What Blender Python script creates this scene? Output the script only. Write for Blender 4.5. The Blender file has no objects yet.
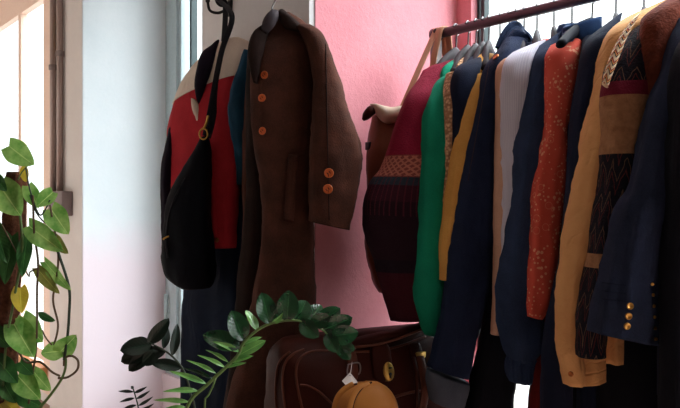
import bpy, bmesh, math, random
from mathutils import Vector, Matrix, noise
from mathutils.bvhtree import BVHTree

PI = math.pi
S = bpy.context.scene
COL = S.collection
V = Vector
# ------------------------------------------------------------------ camera frame
CZ = 1.30
F = 800.0
FWD = V((-.8, .6, 0)); RT = V((.6, .8, 0)); UP = V((0, 0, 1))
CAM = V((0, 0, CZ))

def W(px, py, D):
    """point seen at (px,py) at depth D"""
    return CAM + D * (FWD + RT * ((px - 340) / F) - UP * ((py - 204) / F))
def DY(px, Y): return Y / (.6 + .001 * (px - 340))
def DX(px, X): return X / (-.8 + .00075 * (px - 340))

# ------------------------------------------------------------------ materials
def _nt(name):
    m = bpy.data.materials.new(name); m.use_nodes = True
    nt = m.node_tree
    return m, nt, nt.nodes['Principled BSDF']
def N(nt, t, **kw):
    n = nt.nodes.new(t)
    for k, v in kw.items(): setattr(n, k, v)
    return n
def mathn(nt, op, a, b=None, c=None):
    n = N(nt, 'ShaderNodeMath', operation=op)
    for i, x in enumerate((a, b, c)):
        if x is None: continue
        if isinstance(x, (int, float)): n.inputs[i].default_value = x
        else: nt.links.new(x, n.inputs[i])
    return n.outputs[0]
def mix(nt, fac, a, b):
    n = N(nt, 'ShaderNodeMix', data_type='RGBA')
    for idx, x in ((0, fac), (6, a), (7, b)):
        if isinstance(x, (int, float)): n.inputs[idx].default_value = x
        elif isinstance(x, (tuple, list)): n.inputs[idx].default_value = (*x, 1)
        else: nt.links.new(x, n.inputs[idx])
    return n.outputs[2]
def noise_tex(nt, scale, detail=3, vec=None, rough=.55):
    n = N(nt, 'ShaderNodeTexNoise'); n.inputs['Scale'].default_value = scale
    n.inputs['Detail'].default_value = detail; n.inputs['Roughness'].default_value = rough
    if vec is not None: nt.links.new(vec, n.inputs['Vector'])
    return n.outputs['Fac']
def coords(nt, kind='Object'):
    return N(nt, 'ShaderNodeTexCoord').outputs[kind]
def ramp(nt, fac, stops, interp='LINEAR'):
    n = N(nt, 'ShaderNodeValToRGB'); cr = n.color_ramp; cr.interpolation = interp
    while len(cr.elements) < len(stops): cr.elements.new(.5)
    for e, (p, c) in zip(cr.elements, stops):
        e.position = p; e.color = (*c, 1) if len(c) == 3 else c
    nt.links.new(fac, n.inputs[0]); return n.outputs[0]
def bump(nt, h, strength=.3, dist=.002):
    n = N(nt, 'ShaderNodeBump'); n.inputs['Strength'].default_value = strength
    n.inputs['Distance'].default_value = dist
    nt.links.new(h, n.inputs['Height']); return n.outputs[0]
def creases(nt, fine, bs, co, amt=.45):
    mp = N(nt, 'ShaderNodeMapping'); mp.inputs['Scale'].default_value = (1, 1, .55); mp.inputs['Rotation'].default_value = (.5, .3, .4)
    nt.links.new(co, mp.inputs[0])
    n = N(nt, 'ShaderNodeTexNoise'); n.inputs['Scale'].default_value = 17; n.inputs['Detail'].default_value = 3.5
    n.inputs['Distortion'].default_value = 1.1; n.noise_type = 'RIDGED_MULTIFRACTAL'; nt.links.new(mp.outputs[0], n.inputs['Vector'])
    b1 = N(nt, 'ShaderNodeBump'); b1.inputs['Strength'].default_value = amt; b1.inputs['Distance'].default_value = .008
    nt.links.new(n.outputs['Fac'], b1.inputs['Height'])
    b2 = N(nt, 'ShaderNodeBump'); b2.inputs['Strength'].default_value = bs; b2.inputs['Distance'].default_value = .003
    nt.links.new(fine, b2.inputs['Height']); nt.links.new(b1.outputs[0], b2.inputs['Normal'])
    return b2.outputs[0]
def C(r, g, b):
    f = lambda x: (x / 255 / 12.92) if x / 255 <= .04045 else ((x / 255 + .055) / 1.055) ** 2.4
    return (f(r), f(g), f(b))

def fabric(name, c1, c2=None, weave=900, var=9, rough=.9, sheen=.25, bs=.35, mott=.7, cr_=.45):
    m, nt, p = _nt(name)
    c2 = c2 or tuple(x * .72 for x in c1)
    co = coords(nt)
    f1 = noise_tex(nt, var, 4, co); f2 = noise_tex(nt, weave * .35, 2, co)
    f = mathn(nt, 'ADD', mathn(nt, 'MULTIPLY', f1, mott), mathn(nt, 'MULTIPLY', f2, 1 - mott))
    f = ramp(nt, f, [(.35, (0, 0, 0)), (.65, (1, 1, 1))])
    nt.links.new(mix(nt, f, c2, c1), p.inputs['Base Color'])
    nt.links.new(creases(nt, f2, bs, co, cr_), p.inputs['Normal'])
    p.inputs['Roughness'].default_value = rough
    p.inputs['Sheen Weight'].default_value = sheen * .4
    nt.links.new(mix(nt, f, c2, c1), p.inputs['Sheen Tint'])
    p.inputs['Specular IOR Level'].default_value = .15
    return m
def plain(name, c, rough=.5, metal=0, spec=.5, b=0, scale=60, coat=0):
    m, nt, p = _nt(name)
    co = coords(nt); f = noise_tex(nt, scale, 3, co)
    nt.links.new(mix(nt, f, tuple(x * .82 for x in c), tuple(min(1, x * 1.12) for x in c)), p.inputs['Base Color'])
    p.inputs['Roughness'].default_value = rough; p.inputs['Metallic'].default_value = metal
    p.inputs['Specular IOR Level'].default_value = spec; p.inputs['Coat Weight'].default_value = coat
    if b: nt.links.new(bump(nt, f, b, .002), p.inputs['Normal'])
    return m
def leather(name, c, rough=.38, sc=260):
    m, nt, p = _nt(name); co = coords(nt)
    f = noise_tex(nt, 7, 4, co)
    v = N(nt, 'ShaderNodeTexVoronoi'); v.inputs['Scale'].default_value = sc; nt.links.new(co, v.inputs['Vector'])
    nt.links.new(mix(nt, f, tuple(x * .55 for x in c), tuple(x * 1.25 for x in c)), p.inputs['Base Color'])
    nt.links.new(bump(nt, v.outputs['Distance'], .25, .001), p.inputs['Normal'])
    nt.links.new(mathn(nt, 'ADD', mathn(nt, 'MULTIPLY', f, .3), rough - .1), p.inputs['Roughness']); p.inputs['Specular IOR Level'].default_value = .16
    return m
def leafmat(name, c1, c2, rough=.3, trans=.3, coat=.3):
    m, nt, p = _nt(name); co = coords(nt)
    f = noise_tex(nt, 30, 3, co)
    uv = coords(nt, 'UV'); sp = N(nt, 'ShaderNodeSeparateXYZ'); nt.links.new(uv, sp.inputs[0])
    rib = mathn(nt, 'LESS_THAN', mathn(nt, 'ABSOLUTE', mathn(nt, 'SUBTRACT', sp.outputs[0], .5)), .022)
    veinc = mathn(nt, 'SUBTRACT', sp.outputs[1], mathn(nt, 'MULTIPLY', mathn(nt, 'ABSOLUTE', mathn(nt, 'SUBTRACT', sp.outputs[0], .5)), .5))
    vein = mathn(nt, 'SINE', mathn(nt, 'MULTIPLY', veinc, 55))
    base = mix(nt, ramp(nt, f, [(.35, (0, 0, 0)), (.68, (1, 1, 1))]), c1, c2)
    base = mix(nt, mathn(nt, 'MULTIPLY', rib, .45), base, tuple(min(1, x * 2.2 + .02) for x in c2))
    nt.links.new(base, p.inputs['Base Color'])
    nt.links.new(bump(nt, vein, .12, .002), p.inputs['Normal'])
    p.inputs['Roughness'].default_value = rough; p.inputs['Coat Weight'].default_value = coat
    p.inputs['Coat Roughness'].default_value = .15
    if trans:
        t = N(nt, 'ShaderNodeBsdfTranslucent'); nt.links.new(base, t.inputs[0])
        mx = N(nt, 'ShaderNodeMixShader'); mx.inputs[0].default_value = trans
        out = nt.nodes['Material Output']
        nt.links.new(p.outputs[0], mx.inputs[1]); nt.links.new(t.outputs[0], mx.inputs[2])
        nt.links.new(mx.outputs[0], out.inputs[0])
    return m

def plaster(name, c1, c2, stains=1.2, b=.25, low_tint=None):
    m, nt, p = _nt(name); co = coords(nt)
    f = noise_tex(nt, stains, 5, co, .65); g = noise_tex(nt, 60, 5, co, .7); h = noise_tex(nt, 7, 4, co)
    ff = mathn(nt, 'ADD', mathn(nt, 'MULTIPLY', f, .6), mathn(nt, 'ADD', mathn(nt, 'MULTIPLY', g, .2), mathn(nt, 'MULTIPLY', h, .2)))
    col = mix(nt, ramp(nt, ff, [(.36, (0, 0, 0)), (.62, (1, 1, 1))]), c1, c2)
    if low_tint:  # second tint fades in below the given height, with an uneven edge
        z, dc = low_tint
        sp = N(nt, 'ShaderNodeSeparateXYZ'); nt.links.new(co, sp.inputs[0])
        zz = mathn(nt, 'ADD', sp.outputs[2], mathn(nt, 'MULTIPLY', mathn(nt, 'SUBTRACT', h, .5), .22))
        mr = N(nt, 'ShaderNodeMapRange'); mr.inputs[1].default_value = z - .13; mr.inputs[2].default_value = z + .13
        nt.links.new(zz, mr.inputs[0])
        col = mix(nt, mr.outputs[0], dc, col)
    nt.links.new(col, p.inputs['Base Color'])
    nt.links.new(bump(nt, mathn(nt, 'ADD', g, h), b, .003), p.inputs['Normal'])
    p.inputs['Roughness'].default_value = .85; p.inputs['Specular IOR Level'].default_value = .25
    return m

M = {}
# setting
M['white'] = plaster('white_plaster', C(196, 204, 208), C(208, 213, 216), low_tint=(1.10, C(214, 200, 207)))  # pale pinkish towards the bottom
M['pier'] = plaster('grey_white_plaster', C(214, 210, 210), C(228, 226, 226))
M['pierL'] = plaster('greige_plaster', C(208, 202, 198), C(218, 212, 208))
M['pink'] = plaster('pink_paint', C(220, 138, 148), C(232, 156, 164), 2.2, .6)
M['room'] = plaster('room_paint', C(112, 96, 92), C(124, 108, 104))
M['bright'] = plaster('warm_white_paint', C(232, 222, 214), C(240, 232, 224))
M['ceil'] = plaster('ceiling_paint', C(228, 222, 218), C(236, 230, 226))
M['floor'] = plaster('concrete_floor', C(140, 116, 104), C(156, 130, 116), 1.5)
M['frame_cream'] = plain('cream_frame', C(232, 205, 188), .45)
M['frame_grey'] = plain('grey_green_frame', C(168, 184, 188), .4)
M['frame_dark'] = plain('dark_green_frame', C(40, 58, 60), .4)
M['sillwood'] = plain('sill_wood', C(196, 140, 90), .5)
M['pipe'] = plain('painted_pipe', C(150, 130, 124), .35, .5)
M['jbox'] = plain('junction_box', C(120, 104, 102), .5)
M['brasslabel'] = plain('label_cream', C(205, 180, 130), .5)

def glassmat():
    m = bpy.data.materials.new('window_glass'); m.use_nodes = True; nt = m.node_tree; nt.nodes.clear()
    o = N(nt, 'ShaderNodeOutputMaterial'); t = N(nt, 'ShaderNodeBsdfTransparent'); t.inputs[0].default_value = (.96, .98, .98, 1)
    g = N(nt, 'ShaderNodeBsdfGlossy'); g.inputs['Roughness'].default_value = .02
    lw = N(nt, 'ShaderNodeLayerWeight'); lw.inputs[0].default_value = .5
    fr = mathn(nt, 'ADD', mathn(nt, 'MULTIPLY', mathn(nt, 'POWER', lw.outputs['Facing'], 5), .5), .02)
    mx = N(nt, 'ShaderNodeMixShader'); nt.links.new(fr, mx.inputs[0])
    nt.links.new(t.outputs[0], mx.inputs[1]); nt.links.new(g.outputs[0], mx.inputs[2]); nt.links.new(mx.outputs[0], o.inputs[0])
    return m
M['glass'] = glassmat()
# metals and hard bits
M['rail'] = plain('maroon_rail', C(66, 44, 52), .4, .4)
M['steel'] = plain('steel_post', C(150, 140, 138), .6, .3)
M['chrome'] = plain('chrome_wire', C(96, 92, 92), .4, 1)
M['hanger'] = plain('grey_brown_hanger', C(62, 54, 58), .7, 0, .15)
M['hangerblk'] = plain('black_hanger', C(24, 25, 34), .8, 0, .1)
M['black_iron'] = plain('black_iron', C(28, 26, 28), .45, .3)
M['brass'] = plain('brass', C(214, 170, 90), .42, 1)
M['gold'] = plain('gold_button', C(216, 160, 84), .3, 1)
M['copper'] = plain('copper_button', C(196, 120, 70), .35, .9)
M['orangebtn'] = plain('orange_horn_button', C(214, 104, 46), .3, 0, .5, coat=.5)
M['thread'] = plain('dark_thread', C(60, 26, 18), .9)
M['wood'] = plain('bench_wood', C(96, 62, 42), .5)
M['clay'] = plain('terracotta', C(150, 84, 60), .8, b=.2)
M['soil'] = plain('soil', C(40, 28, 22), .95, b=.8)
M['tag'] = plain('paper_tag', C(228, 214, 206), .8)
# leathers
M['brownbag'] = leather('dark_brown_leather', C(60, 26, 19), .42)
M['brownbag'].node_tree.nodes['Principled BSDF'].inputs['Specular IOR Level'].default_value = .07
M['brownpipe'] = leather('brown_piping', C(96, 52, 38), .35)
M['tan'] = leather('tan_leather', C(176, 112, 52), .45)
M['strap_tan'] = leather('strap_tan_leather', C(196, 146, 116), .45)
M['bagbrown'] = leather('chestnut_leather', C(120, 66, 46), .45)
M['cream'] = leather('cream_leather', C(222, 200, 178), .5)
M['black_bag'] = fabric('black_nylon', C(11, 13, 22), C(8, 9, 15), rough=.8, sheen=0)
M['black_strap'] = fabric('black_webbing', C(30, 30, 36), C(18, 18, 24), rough=.6)
# plain fabrics
M['coat'] = fabric('brown_wool', C(84, 50, 39), C(56, 34, 27), 700, 14, .95, .35, .5, cr_=.15)
M['coatdark'] = fabric('brown_wool_collar_shade', C(42, 27, 23), C(30, 20, 17), 700, 14, .95, .2, .5, cr_=.15)  # collar wool; also the under front, with its shade put into the colour
M['jred'] = fabric('red_cotton', C(190, 46, 56), C(158, 34, 44), 900)
M['jcream'] = fabric('cream_cotton', C(226, 212, 196), C(208, 190, 174), 900)
M['jteal'] = fabric('teal_cotton', C(26, 66, 88), C(16, 46, 66), 900)
M['jnavy'] = fabric('navy_collar', C(30, 22, 36), C(20, 14, 26), 900)
M['navylong'] = fabric('midnight_cloth', C(10, 24, 46), C(7, 16, 32), 900, sheen=.05)
M['green'] = fabric('green_jersey', C(26, 152, 116), C(18, 128, 98), 800)
M['navy'] = fabric('navy_cotton', C(26, 34, 58), C(18, 24, 42))
M['yellow'] = fabric('mustard_cotton', C(232, 178, 98), C(210, 152, 76))
M['jeans'] = fabric('dark_denim', C(34, 46, 76), C(22, 30, 52), 1200, 12, .85, .15, .5, .55)
M['seamthread'] = fabric('rust_thread', C(92, 72, 66), C(60, 50, 56))
M['jeanslite'] = fabric('pale_denim_inside', C(92, 98, 110), C(70, 76, 90), 1200)
M['denim'] = fabric('blue_denim', C(48, 64, 96), C(30, 42, 68), 1200, 10, .85, .15, .5, .55)
M['bluecotton'] = fabric('blue_chambray', C(48, 76, 118), C(34, 56, 92), 1200)
M['peach'] = fabric('peach_cotton', C(218, 172, 146), C(196, 150, 126))
M['tanjkt'] = fabric('camel_suede', C(228, 172, 114), C(204, 146, 92), 500, 16, .9, .3, .6)
M['navywool'] = fabric('navy_wool', C(44, 52, 76), C(30, 36, 54), 800)
M['blackwool'] = fabric('black_wool', C(18, 19, 28), C(12, 12, 19), 800)
M['darkred'] = fabric('dark_red_cloth', C(120, 30, 28), C(92, 22, 22))
M['fuzz'] = fabric('brown_fleece', C(112, 54, 38), C(80, 38, 28), 400, 22, 1, .4, .9)

def uvsplit(nt):
    uv = coords(nt, 'UV'); sp = N(nt, 'ShaderNodeSeparateXYZ'); nt.links.new(uv, sp.inputs[0])
    return uv, sp.outputs[0], sp.outputs[1]
def fin(m, nt, p, col, weave=300, bs=.5, sheen=.25):
    nt.links.new(col, p.inputs['Base Color'])
    co_ = coords(nt); nt.links.new(creases(nt, noise_tex(nt, weave, 2, co_), bs, co_), p.inputs['Normal'])
    p.inputs['Roughness'].default_value = .92; p.inputs['Sheen Weight'].default_value = sheen * .3; nt.links.new(col, p.inputs['Sheen Tint'])
    p.inputs['Specular IOR Level'].default_value = .2
    return m
def mat_sweater():
    # crimson yoke, patterned band, dark ribbed body (v runs from the shoulder to the hem)
    m, nt, p = _nt('fair_isle_knit'); uv, u, v = uvsplit(nt)
    col = ramp(nt, v, [(0, C(146, 24, 54)), (.455, C(150, 78, 70)), (.535, C(46, 62, 74)), (.56, C(62, 24, 38)),
                       (.61, C(40, 18, 30)), (.80, C(26, 16, 28)), (.84, C(70, 18, 30))], 'CONSTANT')
    # motif: crosses in the band
    mu = mathn(nt, 'PINGPONG', mathn(nt, 'MULTIPLY', u, 13), .5); mv = mathn(nt, 'PINGPONG', mathn(nt, 'MULTIPLY', mathn(nt, 'SUBTRACT', v, .455), 25), .5)
    d = mathn(nt, 'ABSOLUTE', mathn(nt, 'SUBTRACT', mu, mv))
    e = mathn(nt, 'ABSOLUTE', mathn(nt, 'SUBTRACT', mathn(nt, 'ADD', mu, mv), .5))
    mot = mathn(nt, 'MAXIMUM', mathn(nt, 'LESS_THAN', d, .09), mathn(nt, 'LESS_THAN', e, .09))
    inb = mathn(nt, 'MULTIPLY', mathn(nt, 'GREATER_THAN', v, .46), mathn(nt, 'LESS_THAN', v, .53))
    col = mix(nt, mathn(nt, 'MULTIPLY', mot, inb), col, C(206, 130, 110))
    # flecks in the lower body
    fl = mathn(nt, 'GREATER_THAN', mathn(nt, 'SINE', mathn(nt, 'MULTIPLY', u, 260)), .75)
    lb = mathn(nt, 'MULTIPLY', mathn(nt, 'GREATER_THAN', v, .53), mathn(nt, 'LESS_THAN', v, .66))
    col = mix(nt, mathn(nt, 'MULTIPLY', mathn(nt, 'MULTIPLY', fl, lb), .6), col, C(108, 40, 52))
    nz = noise_tex(nt, 220, 2, coords(nt))
    col = mix(nt, mathn(nt, 'MULTIPLY', nz, .45), col, (.01, .004, .008))
    return fin(m, nt, p, col, 260, .8, .3)
def mat_camel():
    m, nt, p = _nt('camel_suede'); uv, u, v = uvsplit(nt); co = coords(nt)
    n1 = noise_tex(nt, 16, 4, co); n2 = noise_tex(nt, 9, 3, co)
    col = mix(nt, n1, C(206, 146, 92), C(234, 180, 122))
    w = mathn(nt, 'SINE', mathn(nt, 'ADD', mathn(nt, 'MULTIPLY', v, 62), mathn(nt, 'ADD', mathn(nt, 'MULTIPLY', u, 14), mathn(nt, 'MULTIPLY', n2, 14))))
    line = mathn(nt, 'POWER', mathn(nt, 'MULTIPLY', mathn(nt, 'ADD', w, 1), .5), 14)
    b1 = N(nt, 'ShaderNodeBump'); b1.inputs['Strength'].default_value = .4; b1.inputs['Distance'].default_value = .004
    nt.links.new(mathn(nt, 'SUBTRACT', 1, line), b1.inputs['Height'])
    b2 = N(nt, 'ShaderNodeBump'); b2.inputs['Strength'].default_value = .5; b2.inputs['Distance'].default_value = .003
    nt.links.new(noise_tex(nt, 200, 3, co), b2.inputs['Height']); nt.links.new(b1.outputs[0], b2.inputs['Normal'])
    nt.links.new(b2.outputs[0], p.inputs['Normal']); nt.links.new(col, p.inputs['Base Color'])
    p.inputs['Roughness'].default_value = .9; p.inputs['Specular IOR Level'].default_value = .15
    return m
def mat_lace():
    m, nt, p = _nt('beige_lace_knit'); uv, u, v = uvsplit(nt)
    vo = N(nt, 'ShaderNodeTexVoronoi'); vo.inputs['Scale'].default_value = 110; nt.links.new(coords(nt), vo.inputs['Vector'])
    f = ramp(nt, vo.outputs['Distance'], [(.25, C(232, 190, 148)), (.6, C(176, 128, 92))])
    nt.links.new(bump(nt, vo.outputs['Distance'], 1, .004), p.inputs['Normal'])
    nt.links.new(f, p.inputs['Base Color']); p.inputs['Roughness'].default_value = .95
    return m
def mat_coral():
    m, nt, p = _nt('coral_print'); co = coords(nt)
    f = noise_tex(nt, 10, 3, co)
    col = mix(nt, f, C(196, 68, 54), C(222, 98, 80))
    vo = N(nt, 'ShaderNodeTexVoronoi'); vo.inputs['Scale'].default_value = 95; nt.links.new(co, vo.inputs['Vector'])
    spots = mathn(nt, 'LESS_THAN', vo.outputs['Distance'], mathn(nt, 'SUBTRACT', mathn(nt, 'MULTIPLY', noise_tex(nt, 18, 2, co), .9), .2))
    vo2 = N(nt, 'ShaderNodeTexVoronoi'); vo2.inputs['Scale'].default_value = 34; nt.links.new(co, vo2.inputs['Vector'])
    ring = mathn(nt, 'LESS_THAN', mathn(nt, 'ABSOLUTE', mathn(nt, 'SUBTRACT', vo2.outputs['Distance'], .3)), .02)
    ring = mathn(nt, 'MULTIPLY', ring, mathn(nt, 'GREATER_THAN', noise_tex(nt, 12, 1, co), .5))
    col = mix(nt, mathn(nt, 'MULTIPLY', spots, .7), col, C(236, 186, 150))
    col = mix(nt, mathn(nt, 'MULTIPLY', ring, .55), col, C(232, 160, 130))
    return fin(m, nt, p, col, 500, .2)
def mat_lilac():
    m, nt, p = _nt('lilac_stripe'); uv, u, v = uvsplit(nt)
    s = mathn(nt, 'SINE', mathn(nt, 'MULTIPLY', u, 330))
    f = noise_tex(nt, 12, 3, coords(nt))
    col = mix(nt, mathn(nt, 'GREATER_THAN', s, .5), C(204, 200, 216), C(222, 220, 230))
    col = mix(nt, mathn(nt, 'MULTIPLY', f, .3), col, C(170, 156, 170))
    return fin(m, nt, p, col, 500, .2)
def mat_ikat():
    # bands of dark zigzag, maroon stripe and ochre fleece
    m, nt, p = _nt('woven_ikat'); uv, u, v = uvsplit(nt)
    co = coords(nt); f = noise_tex(nt, 60, 4, co)
    zz = mathn(nt, 'ADD', mathn(nt, 'PINGPONG', mathn(nt, 'MULTIPLY', u, 10), .5), mathn(nt, 'MULTIPLY', mathn(nt, 'SUBTRACT', noise_tex(nt, 28, 2, co), .5), .55))
    saw = mathn(nt, 'FRACT', mathn(nt, 'ADD', mathn(nt, 'MULTIPLY', v, 11), mathn(nt, 'MULTIPLY', zz, 1.4)))
    pat = ramp(nt, saw, [(0, C(20, 20, 30)), (.5, C(112, 84, 62)), (.57, C(26, 22, 32)), (.84, C(104, 44, 40)), (.91, C(20, 20, 30))], 'CONSTANT')
    och = mix(nt, f, C(112, 72, 48), C(190, 142, 102))
    band = ramp(nt, v, [(0, (0, 0, 0)), (.245, (1, 1, 1)), (.42, (0, 0, 0)), (.70, (1, 1, 1)), (.74, (0, 0, 0))], 'CONSTANT')
    col = mix(nt, band, pat, och)
    mar = mathn(nt, 'MULTIPLY', mathn(nt, 'GREATER_THAN', v, .215), mathn(nt, 'LESS_THAN', v, .255))
    col = mix(nt, mar, col, C(112, 26, 48))
    return fin(m, nt, p, col, 200, 1, .4)
def mat_braid():
    m, nt, p = _nt('braided_trim'); uv, u, v = uvsplit(nt)
    s = mathn(nt, 'FRACT', mathn(nt, 'ADD', mathn(nt, 'MULTIPLY', v, 9), mathn(nt, 'MULTIPLY', mathn(nt, 'PINGPONG', mathn(nt, 'MULTIPLY', u, 4), .5), 1.2)))
    col = ramp(nt, s, [(0, C(232, 206, 170)), (.3, C(150, 46, 66)), (.48, C(226, 160, 96)), (.68, C(40, 30, 50)), (.85, C(240, 222, 196))], 'CONSTANT')
    return fin(m, nt, p, col, 300, .8)
M['tanjkt'] = mat_camel(); M['sweater'] = mat_sweater(); M['lace'] = mat_lace(); M['coral'] = mat_coral()
M['lilac'] = mat_lilac(); M['ikat'] = mat_ikat(); M['braid'] = mat_braid()
# plants
M['zz'] = leafmat('zz_leaf', C(20, 54, 32), C(34, 80, 44), .2, .10, 1)
M['zzlight'] = leafmat('zz_young_leaf', C(84, 140, 66), C(128, 176, 92), .3, .25, .4)
M['zzdark'] = leafmat('zz_dark_leaf', C(7, 22, 14), C(12, 34, 20), .4, .03, .2)  # zz leaf with its silhouette shade put into the colour
M['pothos'] = leafmat('pothos_leaf', C(104, 158, 68), C(164, 202, 110), .25, .45, .8)
M['pothosdk'] = leafmat('pothos_dark_leaf', C(40, 84, 40), C(66, 116, 56), .3, .3, .4)
M['pothosyel'] = leafmat('pothos_yellow_leaf', C(196, 172, 52), C(224, 196, 70), .4, .4, .1)
M['olive'] = leafmat('pothos_olive_leaf', C(112, 116, 50), C(150, 150, 72), .4, .35, .1)
M['stem'] = plain('green_stem', C(92, 116, 60), .5)
M['stemdk'] = plain('dark_stem', C(40, 52, 34), .6)
M['vine'] = plain('brown_vine', C(92, 70, 48), .7)
M['moss'] = fabric('coir_pole', C(118, 74, 54), C(66, 40, 30), 260, 30, 1, 0, 1, .5)

# ------------------------------------------------------------------ object helpers
def wloc(o):
    l = V((0, 0, 0))
    while o is not None: l = l + o.location; o = o.parent
    return l
def tag(o, label=None, cat=None, group=None, kind=None):
    if label: o['label'] = label
    if cat: o['category'] = cat
    if group: o['group'] = group
    if kind: o['kind'] = kind
    return o
def thing(name, label, cat, loc, group=None):
    o = bpy.data.objects.new(name, None); COL.objects.link(o); o.location = loc
    o.empty_display_size = .05
    return tag(o, label, cat, group)
def obj(name, bm, mat, parent=None, smooth=True, origin=None, label=None, recalc=True):
    off = wloc(parent) if parent else (V(origin) if origin else V((0, 0, 0)))
    if off.length: bmesh.ops.translate(bm, verts=bm.verts, vec=-off)
    if recalc: bmesh.ops.recalc_face_normals(bm, faces=bm.faces)
    me = bpy.data.meshes.new(name); bm.to_mesh(me); bm.free()
    for m in (mat if isinstance(mat, list) else [mat]): me.materials.append(m)
    if smooth:
        for p in me.polygons: p.use_smooth = True
    o = bpy.data.objects.new(name, me); COL.objects.link(o)
    if parent: o.parent = parent
    elif origin: o.location = V(origin)
    if label: o['label'] = label
    return o
def struct(o): o['kind'] = 'structure'; return o
def box(bm, lo, hi):
    lo, hi = V(lo), V(hi)
    r = bmesh.ops.create_cube(bm, size=1)
    s = hi - lo; c = (hi + lo) / 2
    for v in r['verts']: v.co = V((v.co.x * s.x, v.co.y * s.y, v.co.z * s.z)) + c
    return r['verts']
def bevel(bm, w, seg=2):
    bmesh.ops.bevel(bm, geom=list(bm.edges), offset=w, segments=seg, affect='EDGES', profile=.5)
def cr(a, b, c, d, t):
    return .5 * ((2 * b) + (c - a) * t + (2 * a - 5 * b + 4 * c - d) * t * t + (3 * b - a - 3 * c + d) * t ** 3)
def resample(keys, m, fn=cr):
    """keys: list of tuples of Vectors/floats; Catmull-Rom through them, spaced by the first entry's path"""
    L = [0]
    for i in range(1, len(keys)): L.append(L[-1] + max(1e-5, (keys[i][0] - keys[i - 1][0]).length))
    out = []
    for j in range(m):
        s = L[-1] * j / (m - 1); i = 0
        while i < len(keys) - 2 and s > L[i + 1]: i += 1
        t = (s - L[i]) / (L[i + 1] - L[i])
        k = [keys[max(0, i - 1)], keys[i], keys[i + 1], keys[min(len(keys) - 1, i + 2)]]
        out.append(tuple(cr(k[0][q], k[1][q], k[2][q], k[3][q], t) for q in range(len(keys[0]))))
    return out
def tube(bm, pts, r, n=8, m=None, taper=None):
    pts = [V(p) for p in pts]
    keys = [(p,) for p in pts]
    P = [k[0] for k in resample(keys, m or max(8, len(pts) * 4))] if len(pts) > 2 else pts
    prev = None; up = None
    for i, p in enumerate(P):
        d = (P[min(i + 1, len(P) - 1)] - P[max(i - 1, 0)]).normalized()
        if up is None: up = d.orthogonal().normalized()
        up = (up - d * up.dot(d)).normalized(); sd = d.cross(up)
        rr = r if taper is None else r + (taper - r) * i / (len(P) - 1)
        ring = [bm.verts.new(p + (up * math.cos(2 * PI * k / n) + sd * math.sin(2 * PI * k / n)) * rr) for k in range(n)]
        if prev:
            for k in range(n): bm.faces.new((prev[k], prev[(k + 1) % n], ring[(k + 1) % n], ring[k]))
        else: bm.faces.new(ring)
        prev = ring
    bm.faces.new(prev)
def band(bm, pts, w, th, side, m=None):
    """flat strap along pts; w width along side vector (V or list), th thickness"""
    keys = [(V(p),) for p in pts]
    P = [k[0] for k in resample(keys, m or len(pts) * 5)]
    prev = None; sd = V(side).normalized()
    for i, p in enumerate(P):
        d = (P[min(i + 1, len(P) - 1)] - P[max(i - 1, 0)]).normalized()
        s = (sd - d * sd.dot(d)).normalized(); nn = d.cross(s)
        ring = [bm.verts.new(p + s * w / 2 * a + nn * th / 2 * b) for a, b in ((-1, -.6), (-.85, -1), (.85, -1), (1, -.6), (1, .6), (.85, 1), (-.85, 1), (-1, .6))]
        if prev:
            for k in range(8): bm.faces.new((prev[k], prev[(k + 1) % 8], ring[(k + 1) % 8], ring[k]))
        else: bm.faces.new(ring)
        prev = ring
    bm.faces.new(prev)
def lathe(bm, c, axis, prof, n=24):
    """prof: (radius, height) pairs along axis"""
    ax = V(axis).normalized(); e = ax.orthogonal().normalized(); f = ax.cross(e); c = V(c)
    prev = None
    for r, h in prof:
        ring = [bm.verts.new(c + ax * h + (e * math.cos(2 * PI * k / n) + f * math.sin(2 * PI * k / n)) * max(r, 1e-5)) for k in range(n)]
        if prev:
            for k in range(n): bm.faces.new((prev[k], prev[(k + 1) % n], ring[(k + 1) % n], ring[k]))
        else: bm.faces.new(ring)
        prev = ring
    bm.faces.new(prev)

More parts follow.
